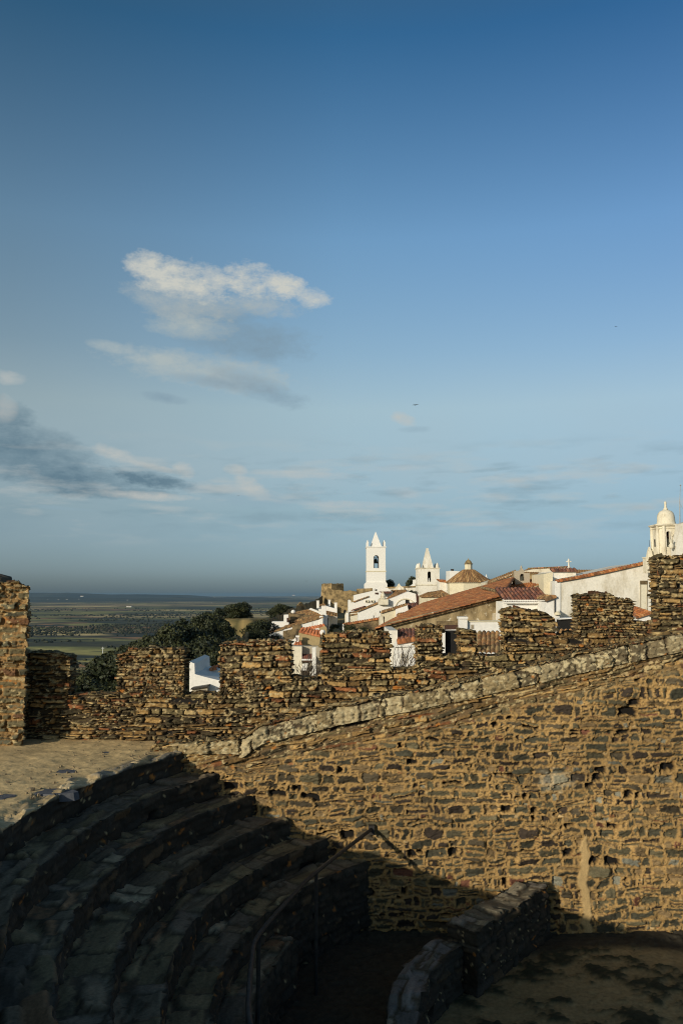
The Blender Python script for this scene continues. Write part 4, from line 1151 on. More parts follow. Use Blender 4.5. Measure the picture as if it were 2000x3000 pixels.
def dome_church():
    Y = 135; cy = Y + 4.2; s = cy / F; r = house('domed_chapel', 1370, 1745, Y, 'cream chapel with an eight-sided tiled dome and small lantern', 'chapel')
    z = lambda py: P3(1372, py, cy).z; cx = P3(1372, 1700, cy).x
    a0 = math.radians(22.5)
    def octo(rad, zz, n=8): return [(cx + rad * math.cos(a0 + i * math.pi / 4), cy + rad * math.sin(a0 + i * math.pi / 4), zz) for i in range(8)]
    R = 64 * s * 1.04
    b = MB(); b.loft([octo(R * .97, z(1760) - 3), octo(R * .97, z(1708))]); b.build('wall', M['cream'], r)
    b = MB(); b.loft([octo(R * 1.0, z(1709.5)), octo(R * 1.04, z(1706.5))]); b.build('cornice', M['cream_stained'], r)
    # tiled dome: ribs of tiles following a slightly bellied curve
    V = []; C = []; rng = np.random.RandomState(5); prof = [(1.05, 1708), (.98, 1704), (.83, 1697), (.68, 1689.5), (.53, 1682), (.4, 1676), (.3, 1671.5), (.22, 1669)]
    nt = 72; seg = 4; nu = nt * seg; P_ = np.array(TILES['gold'] + TILES['brown'][:2])
    colr = P_[rng.randint(len(P_), size=(len(prof), nt))] * rng.uniform(.7, 1.25, (len(prof), nt, 1))
    for j, (f_, py) in enumerate(prof):
        for i in range(nu):
            t = i / nu * 8; k = int(t); u = t - k
            p0 = np.array(octo(R * f_, z(py))[k]); p1 = np.array(octo(R * f_, z(py))[(k + 1) % 8]); p = p0 + (p1 - p0) * u
            bump = abs(math.sin(math.pi * i / seg)) * .1 * (.4 + .6 * f_)
            d = p - np.array((cx, cy, p[2])); d /= np.linalg.norm(d) + 1e-9
            V.append(p + d * bump + np.array((0, 0, bump * .8))); C.append(colr[j][i // seg] * (.7 + .3 * (i % seg != 0)))
    m = len(prof); idx = np.arange(m * nu).reshape(m, nu); nx_ = np.roll(idx, -1, 1)
    f = np.stack([idx[:-1], nx_[:-1], nx_[1:], idx[1:]], -1).reshape(-1, 4)
    dm = mesh_obj('dome', V, f, M['tile'], r, False, np.array(C))
    L = MB(); rl = 11.3 * s
    def ol(rad, py): return octo(rad, z(py))
    L.loft([ol(rl * 1.1, 1671), ol(rl * 1.1, 1669.5), ol(rl, 1669.3), ol(rl, 1653)]); lan = L.build('lantern', M['cream'], r)
    for i in range(8):
        a = math.pi / 4 * i + a0 + math.pi / 8; x, y = cx + rl * .925 * math.cos(a), cy + rl * .925 * math.sin(a)
        w = MB(); tx, ty = -math.sin(a), math.cos(a); nx2, ny2 = math.cos(a) * .06, math.sin(a) * .06
        w.prism([(x - tx * .15, y - ty * .15, z(1667)), (x + tx * .15, y + ty * .15, z(1667)), (x + tx * .15, y + ty * .15, z(1657)), (x - tx * .15, y - ty * .15, z(1657))], (nx2, ny2, 0)); w.build('window', M['grey_render'], lan)
    L = MB(); L.loft([ol(rl * 1.25, 1653), ol(rl * 1.25, 1651.6), ol(rl * .95, 1650.5), ol(rl * .8, 1645.5), ol(rl * .42, 1641), ol(rl * .12, 1639), ol(rl * .1, 1636)]); L.build('lantern_cap', M['gold_rubble'], r)
    # white house joined on its left
    h = house('white_house', 1331, 1700, 150, 'small white house with a chimney pot, behind the left side of the tiled dome')
    wall_prism('wall', [(1316, 1730), (1316, 1672), (1349, 1674), (1349, 1730)], 150, 5, M['white'], h)
    chimney(1321, 1328, 1667, 1673, 151, h, M['iron'])
    h = house('flat_house', 1304, 1725, 155, 'sliver of a red-roofed house between the stained tower and the dome')
    wall_prism('wall', [(1286, 1745), (1286, 1702), (1320, 1706), (1320, 1745)], 155, 4, M['white_worn'], h)
    tile_roof('roof', at(1285, 1703, 155, -.2), at(1321, 1707, 155, -.2), at(1321, 1699, 155, 4.2), at(1285, 1696, 155, 4.2), h, 'red', seed=3)
    p = P3(1424, 1708, 139); b = MB(); b.lathe((p.x, 139, p.z), [(.55, 0), (.5, .5), (.3, .62), (.36, .8), (.15, 1.15), (.03, 1.5)], 8)
    tag(b.build('pinnacle', M['white']), 'small white pinnacle at the right foot of the tiled dome', 'pinnacle')
    # small hip-roofed annex in front
    h = house('annex', 1277, 1765, 118, 'cream annex with a low brown hipped roof, below the stained tower')
    wall_prism('wall', [(1234, 1790), (1234, 1746.5), (1322, 1746), (1322, 1790)], 118, 5, M['cream'], h)
    tile_roof('roof', at(1230, 1748.5, 118, -.3), at(1325, 1747, 118, -.3), at(1300, 1729, 118, 3), at(1262, 1735, 118, 3), h, 'brown', seed=4)
    tile_roof('side_roof', at(1236, 1747, 118, 5), at(1230, 1748.5, 118, -.32), at(1261, 1735, 118, 3), at(1262, 1735, 118, 3.1), h, 'brown', seed=5)


dome_church()


def long_roof():
    """the long stone building with the great red roof"""
    h = house('stone_hall', 1330, 1880, 52, 'long peeling stone hall with one huge sloping red tile roof', 'hall')
    Y = 50
    eave = [(1118, 1833), (1137, 1822), (1300, 1783), (1463, 1746)]
    wall_prism('wall', [(1118, 1960), (1118, 1836)] + [(a, b + 3) for a, b in eave[1:]] + [(1474, 1746), (1474, 1960)], Y, .6, M['patchy'], h)
    # main slope climbs to the right; its back edge lies much farther off
    tile_roof('roof', at(1098, 1842, Y, -.25), at(1239, 1767, 92), at(1507, 1690, 92), at(1468, 1747, Y, -.25), h, 'red', pitch=.3, rowlen=.45, thick=.12, seed=6, depth=.06)
    # strip of mortar bedding crossing the roof
    b = MB(); b.tube([at(1408, 1724, 74, 0, 0, .1), at(1465, 1739, 54, 0, 0, .1)], .12, .12, 6); b.build('roof_verge', M['gold_rubble'], h)
    b = MB(); p0, p1 = P3(1452, 1800, Y), P3(1474, 1850, Y); 
    wall_prism('doorway', [(1441, 1826), (1441, 1797), (1452, 1796), (1452, 1826)], Y - .03, .02, M['grey_render'], h)
    wall_prism('shutter', [(1459, 1800), (1459, 1780), (1469, 1779), (1469, 1800)], Y - .06, .05, M['wood'], h)
    wall_prism('lintel', [(1278, 1832), (1278, 1820), (1347, 1819), (1347, 1832)], Y - .07, .06, M['rubble'], h)
    # upper part farther back, with a lower ridge and the roof beyond the dome
    u = house('upper_hall', 1500, 1740, 84, 'stretch of weathered brown roofs climbing behind the great red roof', 'roof range')
    wall_prism('wall', [(1430, 1760), (1430, 1706), (1508, 1678), (1560, 1668), (1668, 1663), (1668, 1760)], 104, 6, M['cream_stained'], u)
    tile_roof('roof', at(1426, 1709, 103.8), at(1510, 1681, 103.8), at(1510, 1670, 107), at(1430, 1701, 107), u, 'brown', pitch=.3, seed=7)
    tile_roof('roof', at(1512, 1682, 101), at(1640, 1688, 101), at(1660, 1662, 110), at(1545, 1667, 110), u, 'brown', pitch=.3, seed=8)
    ridge_caps('ridge_tiles', at(1545, 1666.5, 110), at(1662, 1661.5, 110), u, .16, 'gold', 2)
    wall_prism('upper_wall', [(1548, 1700), (1548, 1683), (1620, 1681), (1620, 1705)], 100, 1, M['gold_rubble'], u)
    tile_roof('front_roof', at(1472, 1733, 84), at(1602, 1708, 84), at(1592, 1693, 92), at(1508, 1704, 92), u, 'red', pitch=.3, seed=9)
    wall_prism('gable_wall', [(1528, 1760), (1528, 1727), (1600, 1708), (1606, 1760)], 83.9, .8, M['patchy'], u)
    wall_prism('end_wall', [(1591, 1760), (1591, 1682), (1618, 1676), (1618, 1760)], 82, 5, M['cream'], u)


long_roof()


def bell_gable():
    Y = 88; h = house('bell_gable', 1528, 1706, Y, 'small grey weathered bell gable with one bell on the tiled roofs', 'bell gable')
    x0, x1, z0, z1 = P3(1507.5, 1700, Y).x, P3(1551, 1700, Y).x, P3(1530, 1712, Y).z, P3(1530, 1672, Y).z
    ox0, ox1, oz0, oz1 = P3(1522.5, 1700, Y).x, P3(1535, 1700, Y).x, P3(1530, 1701, Y).z, P3(1530, 1681, Y).z
    b = MB(); ar = arch_pts(ox0, ox1, oz0, oz1)
    b.box(x0, ox0, Y, Y + .7, z0, z1); b.box(ox1, x1, Y, Y + .7, z0, z1 - .25); b.box(ox0, ox1, Y, Y + .7, z0, oz0)
    b.prism([(ox0, Y, z1)] + [(x, Y, z) for x, z in ar[1:-1]] + [(ox1, Y, z1), ((ox0 + ox1) / 2, Y, z1 + .3)], (0, .7, 0)); b.build('wall', M['grey_render'], h)
    b = MB(); b.box(x0, x1, Y + 1.2, Y + 1.3, z0, z1 - .2); b.build('backing', M['rubble'], h)
    bell('bell', (ox0 + ox1) / 2, Y + .35, oz1 - .12, .55, h)
    b = MB(); b.lathe(((ox0 + ox1) / 2, Y + .35, z1 + .25), [(.1, 0), (.12, .15), (.02, .35)], 8); b.build('finial', M['grey_render'], h)


bell_gable()


def big_church():
    Y = 78; h = house('church', 1760, 1815, Y, 'big stained white church wall with a sloping tiled edge on the right', 'church')
    edge = [(1628, 1700.5), (1700, 1688), (1764, 1675), (1830, 1660), (1905, 1643)]
    wall_prism('wall', [(1640, 1870), (1640, 1702)] + [(a, b + 3) for a, b in edge[1:]] + [(1905, 1870)], Y, 12, M['white_worn'], h)
    wall_prism('pilaster', [(1624, 1870), (1624, 1703), (1640.5, 1700), (1640.5, 1870)], Y - .12, 1.0, M['white'], h)
    for k, (p, q) in enumerate(zip(edge[:-1], edge[1:])):
        tile_roof('verge', at(p[0], p[1] + 3, Y, -.3), at(q[0], q[1] + 3, Y, -.3), at(q[0], q[1], Y, .5, 0, .02), at(p[0], p[1], Y, .5, 0, .02), h, 'red', pitch=.3, seed=11 + k)
    tile_roof('roof', at(1630, 1700, Y, .45, 0, -.08), at(1905, 1643, Y, .45, 0, -.08), at(1900, 1662, Y + 9), at(1650, 1712, Y + 9), h, 'red', pitch=.3, seed=17)
    # blocked doorway with stone frame
    wall_prism('blocked_door', [(1876, 1786), (1876, 1702), (1893, 1702), (1893, 1786)], Y - .05, .04, M['cream_stained'], h)
    wall_prism('door_frame', [(1873.5, 1788), (1873.5, 1701), (1876, 1701), (1876, 1788)], Y - .09, .08, M['grey_render'], h)
    wall_prism('door_frame', [(1893, 1788), (1893, 1701), (1895.5, 1701), (1895.5, 1788)], Y - .09, .08, M['grey_render'], h)
    wall_prism('lintel', [(1874, 1712), (1874, 1701), (1895, 1701), (1895, 1712)], Y - .11, .1, M['rubble'], h)
    t = house('church_transept', 1650, 1700, 86, 'square white church block with a dark tiled cornice and stained corners')
    wall_prism('wall', [(1616, 1860), (1616, 1673), (1686, 1673), (1686, 1720), (1686, 1860)], 86, 6, M['white_worn'], t)
    wall_prism('panel', [(1627, 1760), (1627, 1687), (1638, 1686), (1638, 1760)], 85.97, .02, M['white'], t)
    wall_prism('corner_strip', [(1616, 1860), (1616, 1674), (1619.5, 1674), (1619.5, 1860)], 85.9, .08, M['white'], t)
    tile_roof('cornice_tiles', at(1613, 1673, 86, -.35), at(1689, 1673, 86, -.35), at(1689, 1666, 86, .5), at(1613, 1666, 86, .5), t, 'dark', pitch=.42, seed=18, depth=.16)
    tile_roof('roof', at(1686, 1692, 86, 1), at(1760, 1684, 86, 1), at(1750, 1671, 96), at(1684, 1670, 96), t, 'brown', pitch=.3, seed=19)
    p = P3(1665, 1663, 98); b = MB(); z = p.z
    b.box(p.x - .2, p.x + .2, 97.8, 98.2, z - .4, z + .05); b.lathe((p.x, 98, z + .05), [(.13, 0), (.1, .3), (.1, .62), (.14, .7)], 8); b.box(p.x - .3, p.x + .3, 97.93, 98.07, z + .68, z + .82); b.lathe((p.x, 98, z + .75), [(.12, 0), (.13, .18), (.03, .36)], 8)
    tag(b.build('stone_cross', M['white_worn']), 'small pale stone cross finial on the highest tiled ridge', 'cross')
    # low lean-to between the last merlons
    l = house('lean_to', 1882, 1810, 60, 'white lean-to with a red tile edge between the last two merlons')
    wall_prism('wall', [(1860, 1850), (1860, 1808), (1905, 1794), (1905, 1850)], 60, 4, M['white'], l)
    tile_roof('roof', at(1858, 1809, 60, -.25), at(1907, 1794, 60, -.25), at(1907, 1778, 60, 3.5), at(1862, 1790, 60, 3.5), l, 'red', seed=20)


big_church()


def tiled_house():
    Y = 48; h = house('tiled_house', 1545, 1810, Y, 'white house with a bold ribbed dark red roof and scalloped white eave')
    wall_prism('wall', [(1470.5, 1880), (1470.5, 1762), (1596, 1762), (1596, 1880)], Y, 5, M['white'], h)
    tile_roof('roof', at(1472, 1758, Y, -.25), at(1606, 1757, Y, -.25), at(1613, 1722, Y, 3.0), at(1477, 1723, Y, 3.0), h, 'dark', pitch=.24, rowlen=.4, seed=21, depth=.11, seg=8)
    b = MB(); xa, xb = P3(1471, 1760, Y).x, P3(1604, 1760, Y).x; z = P3(1500, 1760.5, Y).z; n = 26
    for i in range(n):
        x = xa + (xb - xa) * (i + .5) / n; b.tube([(x, Y - .32, z + .02), (x, Y + .1, z + .05)], .055, .055, 8)
    b.build('eave_scallops', M['white'], h)
    b = MB(); b.tube([(xa, Y - .36, z - .1), (xb, Y - .36, z - .1)], .05, .05, 8); g = b.build('gutter', M['white'], h)
    for px in (1478, 1596):
        b = MB(); x = P3(px, 1770, Y).x; b.tube([(x, Y - .06, z - .12), (x, Y - .06, z - .3)], .03, .03, 6); b.build('gutter_bracket', M['pole'], g)
    s = house('white_shed', 1612, 1820, 46, 'plain white shed wall with a sloping tiled top beside the ribbed roof')
    wall_prism('wall', [(1596.5, 1895), (1596.5, 1758), (1624, 1748), (1637, 1748), (1640, 1895)], 46, 5, M['white'], s)
    tile_roof('roof', at(1592, 1758, 46, -.2), at(1626, 1746, 46, -.2), at(1626, 1743, 46, 4), at(1594, 1754, 46, 4), s, 'brown', seed=22)
    b = MB(); p = P3(1623, 1756, 46); q = P3(1623, 1800, 46); b.tube([(p.x, 45.93, p.z), (q.x, 45.93, q.z)], .035, .035, 6); b.build('drainpipe', M['iron'], s)
    p = P3(1632, 1801, 45.9); b = MB(); b.lathe((p.x, 45.85, p.z), [(.2, 0), (.2, .05), (.16, .12), (.06, .19)], 12); b.build('vent_hood', M['cream'], s)
    # opening under the church corner, by merlon gap
    g = house('outhouse', 1655, 1850, 40, 'dark tiled outhouse seen in the gap between two merlons')
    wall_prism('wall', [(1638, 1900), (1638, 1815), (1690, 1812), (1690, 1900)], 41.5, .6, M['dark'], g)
    wall_prism('cap', [(1636, 1815), (1636, 1812), (1692, 1808), (1692, 1812)], 41.3, .9, M['white'], g)
    tile_roof('roof', at(1634, 1866, 36, 0), at(1692, 1862, 36, 0), at(1690, 1846, 39, 0), at(1638, 1848, 39, 0), g, 'gold', pitch=.24, seed=23, depth=.1)


tiled_house()


def terrace_houses():
    # white roof-terrace wall with a pier
    h = house('roof_terrace', 1400, 1850, 38, 'white roof terrace parapet with a square capped pier, in front of the peeling hall', 'terrace wall')
    wall_prism('parapet', [(1368, 1853), (1368, 1822), (1470, 1821), (1470, 1853)], 38, .3, M['white'], h)
    wall_prism('coping', [(1366, 1822), (1366, 1819), (1470, 1818), (1470, 1821)], 37.93, .45, M['cream'], h)
    wall_prism('pier', [(1345, 1860), (1345, 1812), (1368, 1812), (1368, 1860)], 37.8, .45, M['white'], h)
    wall_prism('pier_cap', [(1343, 1813), (1343, 1807), (1370, 1807), (1370, 1813)], 37.72, .6, M['white'], h)
    wall_prism('panel', [(1379, 1842), (1379, 1830), (1387, 1830), (1387, 1843)], 37.98, .015, M['grey_render'], h)
    wall_prism('dark_panel', [(1304, 1846), (1304, 1832), (1345, 1831), (1345, 1846)], 38.2, .3, M['wood'], h)
    wall_prism('ledge', [(1298, 1848.5), (1298, 1845.5), (1346, 1844), (1346, 1847.5)], 38.0, .4, M['white'], h)
    # roof with big barrel tiles in the next gap
    g = house('porch_roof', 1428, 1920, 33, 'porch roof of big rounded tiles with white-washed ends in the gap between merlons', 'porch')
    tile_roof('roof', at(1396, 1919, 32), at(1462, 1917, 32), at(1462, 1852, 36.5), at(1398, 1853, 36.5), g, 'brown', pitch=.185, rowlen=.4, seed=24, depth=.09, seg=8)
    b = MB()
    for i in range(5):
        p = P3(1404.5 + 12.9 * i, 1917.5, 32); b.tube([(p.x, 31.93, p.z + .01), (p.x, 32.1, p.z + .04)], .075, .07, 9)
    b.build('tile_ends', M['white'], g)
    wall_prism('wall', [(1396, 1990), (1396, 1923), (1462, 1921), (1462, 1990)], 32.05, .5, M['white'], g)
    # narrow dark panel seen in the slit
    d = house('dark_slit_panel', 1312, 1920, 31, 'white house edge with a tall dark panel in the narrow slit between merlons', 'doorway')
    wall_prism('door', [(1290, 1990), (1290, 1847), (1340, 1847), (1340, 1990)], 31.2, .12, M['dark'], d)  # plain near-black panel filling the slit behind the jamb
    wall_prism('jamb', [(1290, 1990), (1290, 1847), (1303.5, 1847), (1303.5, 1990)], 30.9, .3, M['white'], d)
    # white house with pale gable in the wide gap
    w = house('gabled_house', 1180, 1960, 32, 'white house with a small tiled roof and capped white gable behind bare vines')
    wall_prism('wall', [(1140, 2010), (1140, 1847), (1164, 1847), (1164, 1875), (1215, 1868), (1215, 2010)], 33, 4, M['white_worn'], w)
    tile_roof('roof', at(1162, 1876, 32.7), at(1216, 1869, 32.7), at(1216, 1842, 36), at(1164, 1845, 36), w, 'dark', pitch=.16, seed=25, depth=.07)
    wall_prism('gable', [(1157, 2010), (1157, 1892), (1164, 1880), (1216, 1870), (1216, 2010)], 31.6, .8, M['white'], w)
    wall_prism('band', [(1155, 1896), (1155, 1892), (1217, 1889), (1217, 1894)], 31.5, .1, M['white'], w)
    tile_roof('gable_tiles', at(1162, 1881, 31.5), at(1217, 1871, 31.5), at(1217, 1867, 32.4), at(1162, 1877, 32.4), w, 'red', pitch=.2, seed=26)
    for px in (1174, 1183, 1192):
        wall_prism('slot', [(px, 1945), (px, 1915), (px + 3, 1914), (px + 3, 1944)], 31.59, .02, M['grey_render'], w)
    # house in the next gap to the left: grey pier, hanging tile roof, white column
    k = house('old_house', 900, 1975, 34, 'old grey and white house with hanging tiles, behind twigs in a gap')
    wall_prism('wall', [(850, 2040), (850, 1892), (945, 1894), (945, 2040)], 35, .5, M['grey_render'], k)
    wall_prism('pier', [(860, 2040), (860, 1894), (884, 1894), (884, 2040)], 34.6, .4, M['cream_stained'], k)
    tile_roof('roof', at(884, 1931, 34.4), at(915, 1931, 34.4), at(915, 1899, 36), at(885, 1898, 36), k, 'dark', pitch=.085, seed=27, depth=.04)
    wall_prism('eave', [(883, 1935), (883, 1930.5), (916, 1930.5), (916, 1935)], 34.35, .2, M['white'], k)
    wall_prism('column', [(914, 2040), (914, 1897), (925, 1896), (925, 2040)], 34.3, .25, M['white'], k)
    wall_prism('white_panel', [(882, 1964), (885, 1945), (902, 1943), (902, 1966)], 34.5, .1, M['white'], k)
    wall_prism('white_panel', [(908, 1986), (908, 1968), (938, 1966), (938, 1986)], 34.5, .1, M['white'], k)
    # ochre gable with red tiles above it
    o = house('ochre_house', 905, 1893, 62, 'ochre rendered gable with bright red tiles just above the battlements')
    wall_prism('wall', [(862, 1935), (862, 1892), (878, 1848), (938, 1862), (934, 1935)], 62, 6, M['ochre'], o)
    tile_roof('roof', at(876, 1849, 62, -.2), at(939, 1863, 62, -.2), at(939, 1852, 62, 2.5), at(880, 1843, 62, 2.5), o, 'orange', seed=28)
    tile_roof('side_roof', at(858, 1893, 60), at(887, 1893, 60), at(882, 1878, 61.9), at(866, 1880, 61.9), o, 'orange', seed=29)
    chimney(868.5, 875, 1862, 1881, 61.2, o); 
    b = MB(); p = P3(858, 1879, 61); q = P3(866, 1871, 61); b.prism([p + Vector((0, 0, -.08)), q + Vector((0, 0, -.08)), q + Vector((0, 0, .1)), p + Vector((0, 0, .1))], (0, .4, 0)); b.build('leaning_flue', M['white'], o)
    wall_prism('back_wall', [(934, 1890), (934, 1840), (952, 1833), (957, 1840), (957, 1890)], 70, 3, M['ochre'], o)
    tile_roof('back_roof', at(880, 1848, 70), at(952, 1832, 70), at(950, 1829, 73), at(880, 1843, 73), o, 'orange', seed=30)
    b = MB(); p = P3(945, 1856, 61); b.lathe((p.x, 61, p.z), [(.1, -.15), (.2, 0), (.22, .15), (.12, .28)], 10); b.build('dish', M['white'], o)
    # white building far below in the second gap
    f = house('lower_house', 600, 2030, 44, 'white house low on the slope with a shaded awning, in the gap between two merlons')
    wall_prism('wall', [(555, 2075), (555, 1938), (570, 1944), (571, 1975), (600, 1983), (645, 1994), (645, 2075)], 44, 5, M['white'], f)
    wall_prism('awning', [(562, 2033), (563, 2018), (608, 2010), (608, 2033)], 43.5, .45, M['grey_render'], f)
    wall_prism('awning_roof', [(558, 2021), (560, 2016), (609, 2008), (609, 2012)], 43.3, .8, M['iron'], f)
    c = house('white_chimney_house', 628, 1990, 47, 'little white tower-like chimney with an orange cap behind the low white house', 'chimney')
    wall_prism('wall', [(617, 1994), (617, 1960), (627, 1956), (640, 1962), (640, 1998)], 47, .7, M['white'], c)
    tile_roof('cap', at(614, 1961, 47, -.15), at(636, 1957, 47, -.15), at(638, 1953, 47, .8), at(617, 1956, 47, .8), c, 'orange', seed=31)


terrace_houses()


def street_left():
    Y = 140; h = house('white_row_house', 850, 1860, Y, 'long low white row house with stepped brown roofs, lowest on the left of the street')
    wall_prism('wall', [(774, 1900), (774, 1856), (827, 1843), (886, 1827), (946, 1809), (946, 1900)], Y, 4, M['white'], h)
    tile_roof('roof', at(772, 1857, Y, -.25), at(828, 1843.5, Y, -.25), at(832, 1838, Y, 3.6), at(790, 1849, Y, 3.6), h, 'brown', pitch=.3, seed=40)
    tile_roof('roof', at(827, 1842, Y, -.25), at(947, 1808, Y, -.25), at(947, 1803, Y, 3.8), at(830, 1836, Y, 3.8), h, 'brown', pitch=.3, seed=41)
    wall_prism('garage_door', [(793, 1877), (793, 1863), (818, 1863), (818, 1877)], Y - .05, .04, M['wood'], h)
    wall_prism('stone_patch', [(829, 1872), (829, 1849), (856, 1843), (856, 1833), (880, 1828), (886, 1845), (880, 1872)], Y - .25, .24, M['rubble'], h)
    b = MB(); p = P3(938, 1812, Y); q = P3(939, 1834, Y); b.tube([(p.x, Y - .07, p.z), (q.x, Y - .07, q.z)], .06, .06, 6); b.build('drainpipe', M['iron'], h)
    wall_prism('drain', [(914, 1836), (914, 1823), (915.5, 1823), (915.5, 1836)], Y - .04, .03, M['grey_render'], h)
    s = house('stone_house', 890, 1815, 146, 'house with a broad mottled brown roof behind the long white row house')
    wall_prism('wall', [(843, 1850), (843, 1800), (848, 1797), (946, 1806), (946, 1850)], 147, 5, M['rubble'], s)
    tile_roof('roof', at(843, 1824, 145.5), at(948, 1806, 145.5), at(908, 1784, 152), at(846, 1797, 152), s, 'brown', pitch=.3, seed=42)
    wall_prism('gable', [(904, 1785), (910, 1781), (957, 1800), (957, 1806)], 146, .8, M['white'], s)
    chimney(942, 955, 1775, 1812, 144, s)
    w = house('white_block', 825, 1830, 144, 'small white stepped house with an upright white chimney block, far left of the village')
    wall_prism('wall', [(792, 1856), (792, 1832), (797, 1821), (832, 1821), (846, 1824), (846, 1856)], 144.2, 3, M['white'], w)
    wall_prism('chimney_block', [(831, 1824), (831, 1801), (844.5, 1800.5), (844.5, 1824)], 144.6, 1.2, M['white'], w)
    wall_prism('chimney_shade', [(840, 1823), (840, 1810), (846, 1810), (846, 1823)], 144.5, .08, M['wood'], w)
    b = MB(); p = P3(800, 1842, 143); b.lathe((p.x, 143.4, p.z - .6), [(.55, 0), (.55, .9), (.4, 1.15), (.1, 1.25)], 12); b.build('water_tank', M['white'], w)
    p = P3(859, 1794, 147); b = MB(); b.lathe((p.x, 147, p.z - .2), [(.2, 0), (.4, .15), (.42, .35), (.25, .6), (.05, .68)], 12)
    tag(b.build('satellite_dish', M['white']), 'round white dish on the edge of the mottled brown roof', 'satellite dish')
    u = house('upper_white_house', 960, 1790, 158, 'upper white gabled house with tall white chimneys on the left of the street')
    wall_prism('wall', [(933, 1830), (933, 1779), (952, 1774), (987, 1785), (987, 1830)], 158, 5, M['white'], u)
    tile_roof('roof', at(953, 1799, 152), at(989, 1806, 152), at(988, 1797, 158, -.05), at(952, 1789, 158, -.05), u, 'brown', pitch=.3, seed=43)
    tile_roof('back_roof', at(930, 1778, 158, -.05), at(953, 1772, 158, -.05), at(950, 1768, 163), at(926, 1775, 163), u, 'brown', pitch=.3, seed=44)
    for a, c, t, bt, yy in ((927, 934.5, 1759.5, 1782, 157.5), (961, 967.6, 1757, 1776, 160), (979, 986.8, 1765.5, 1786, 159)): chimney(a, c, t, bt, yy, u)
    # street front of the row, turned to the right and in shade
    f = house('street_front', 968, 1840, 146, 'shaded white house fronts lining the narrow street', 'house front')
    a, c, d, e = P3(945.5, 1805, 139.8), P3(988, 1797, 182), P3(988, 1826, 182), P3(945.5, 1856, 139.8)
    b = MB(); b.prism([a, c, d, e], (-.6, .05, 0)); b.build('wall', M['white'], f)
    for t in (.28, .5, .68, .84):
        q = a.lerp(c, t); g = e.lerp(d, t); k = 2.2; z0 = g.z + .05; b = MB(); du = (c - a).normalized() * .5
        b.prism([(q.x + .02, q.y, z0), (q.x + du.x + .02, q.y + du.y, z0), (q.x + du.x + .02, q.y + du.y, z0 + k), (q.x + .02, q.y, z0 + k)], (.08, 0, 0)); b.build('door', M['wood'], f)
    gx = P3(975, 1850, 140)
    for k, (px, py, Y_, r_) in enumerate(((972, 1832, 150, .7), (981, 1830, 160, .8), (964, 1848, 143, .6))):
        p = P3(px, py, Y_); plant('potted_shrub', 'bush', p.x + .3, Y_, p.z - .9, 1.3, r_, 'small dark shrub standing against the shaded house fronts in the street', 'shrub', 'shrubs along the narrow street', k)


street_left()


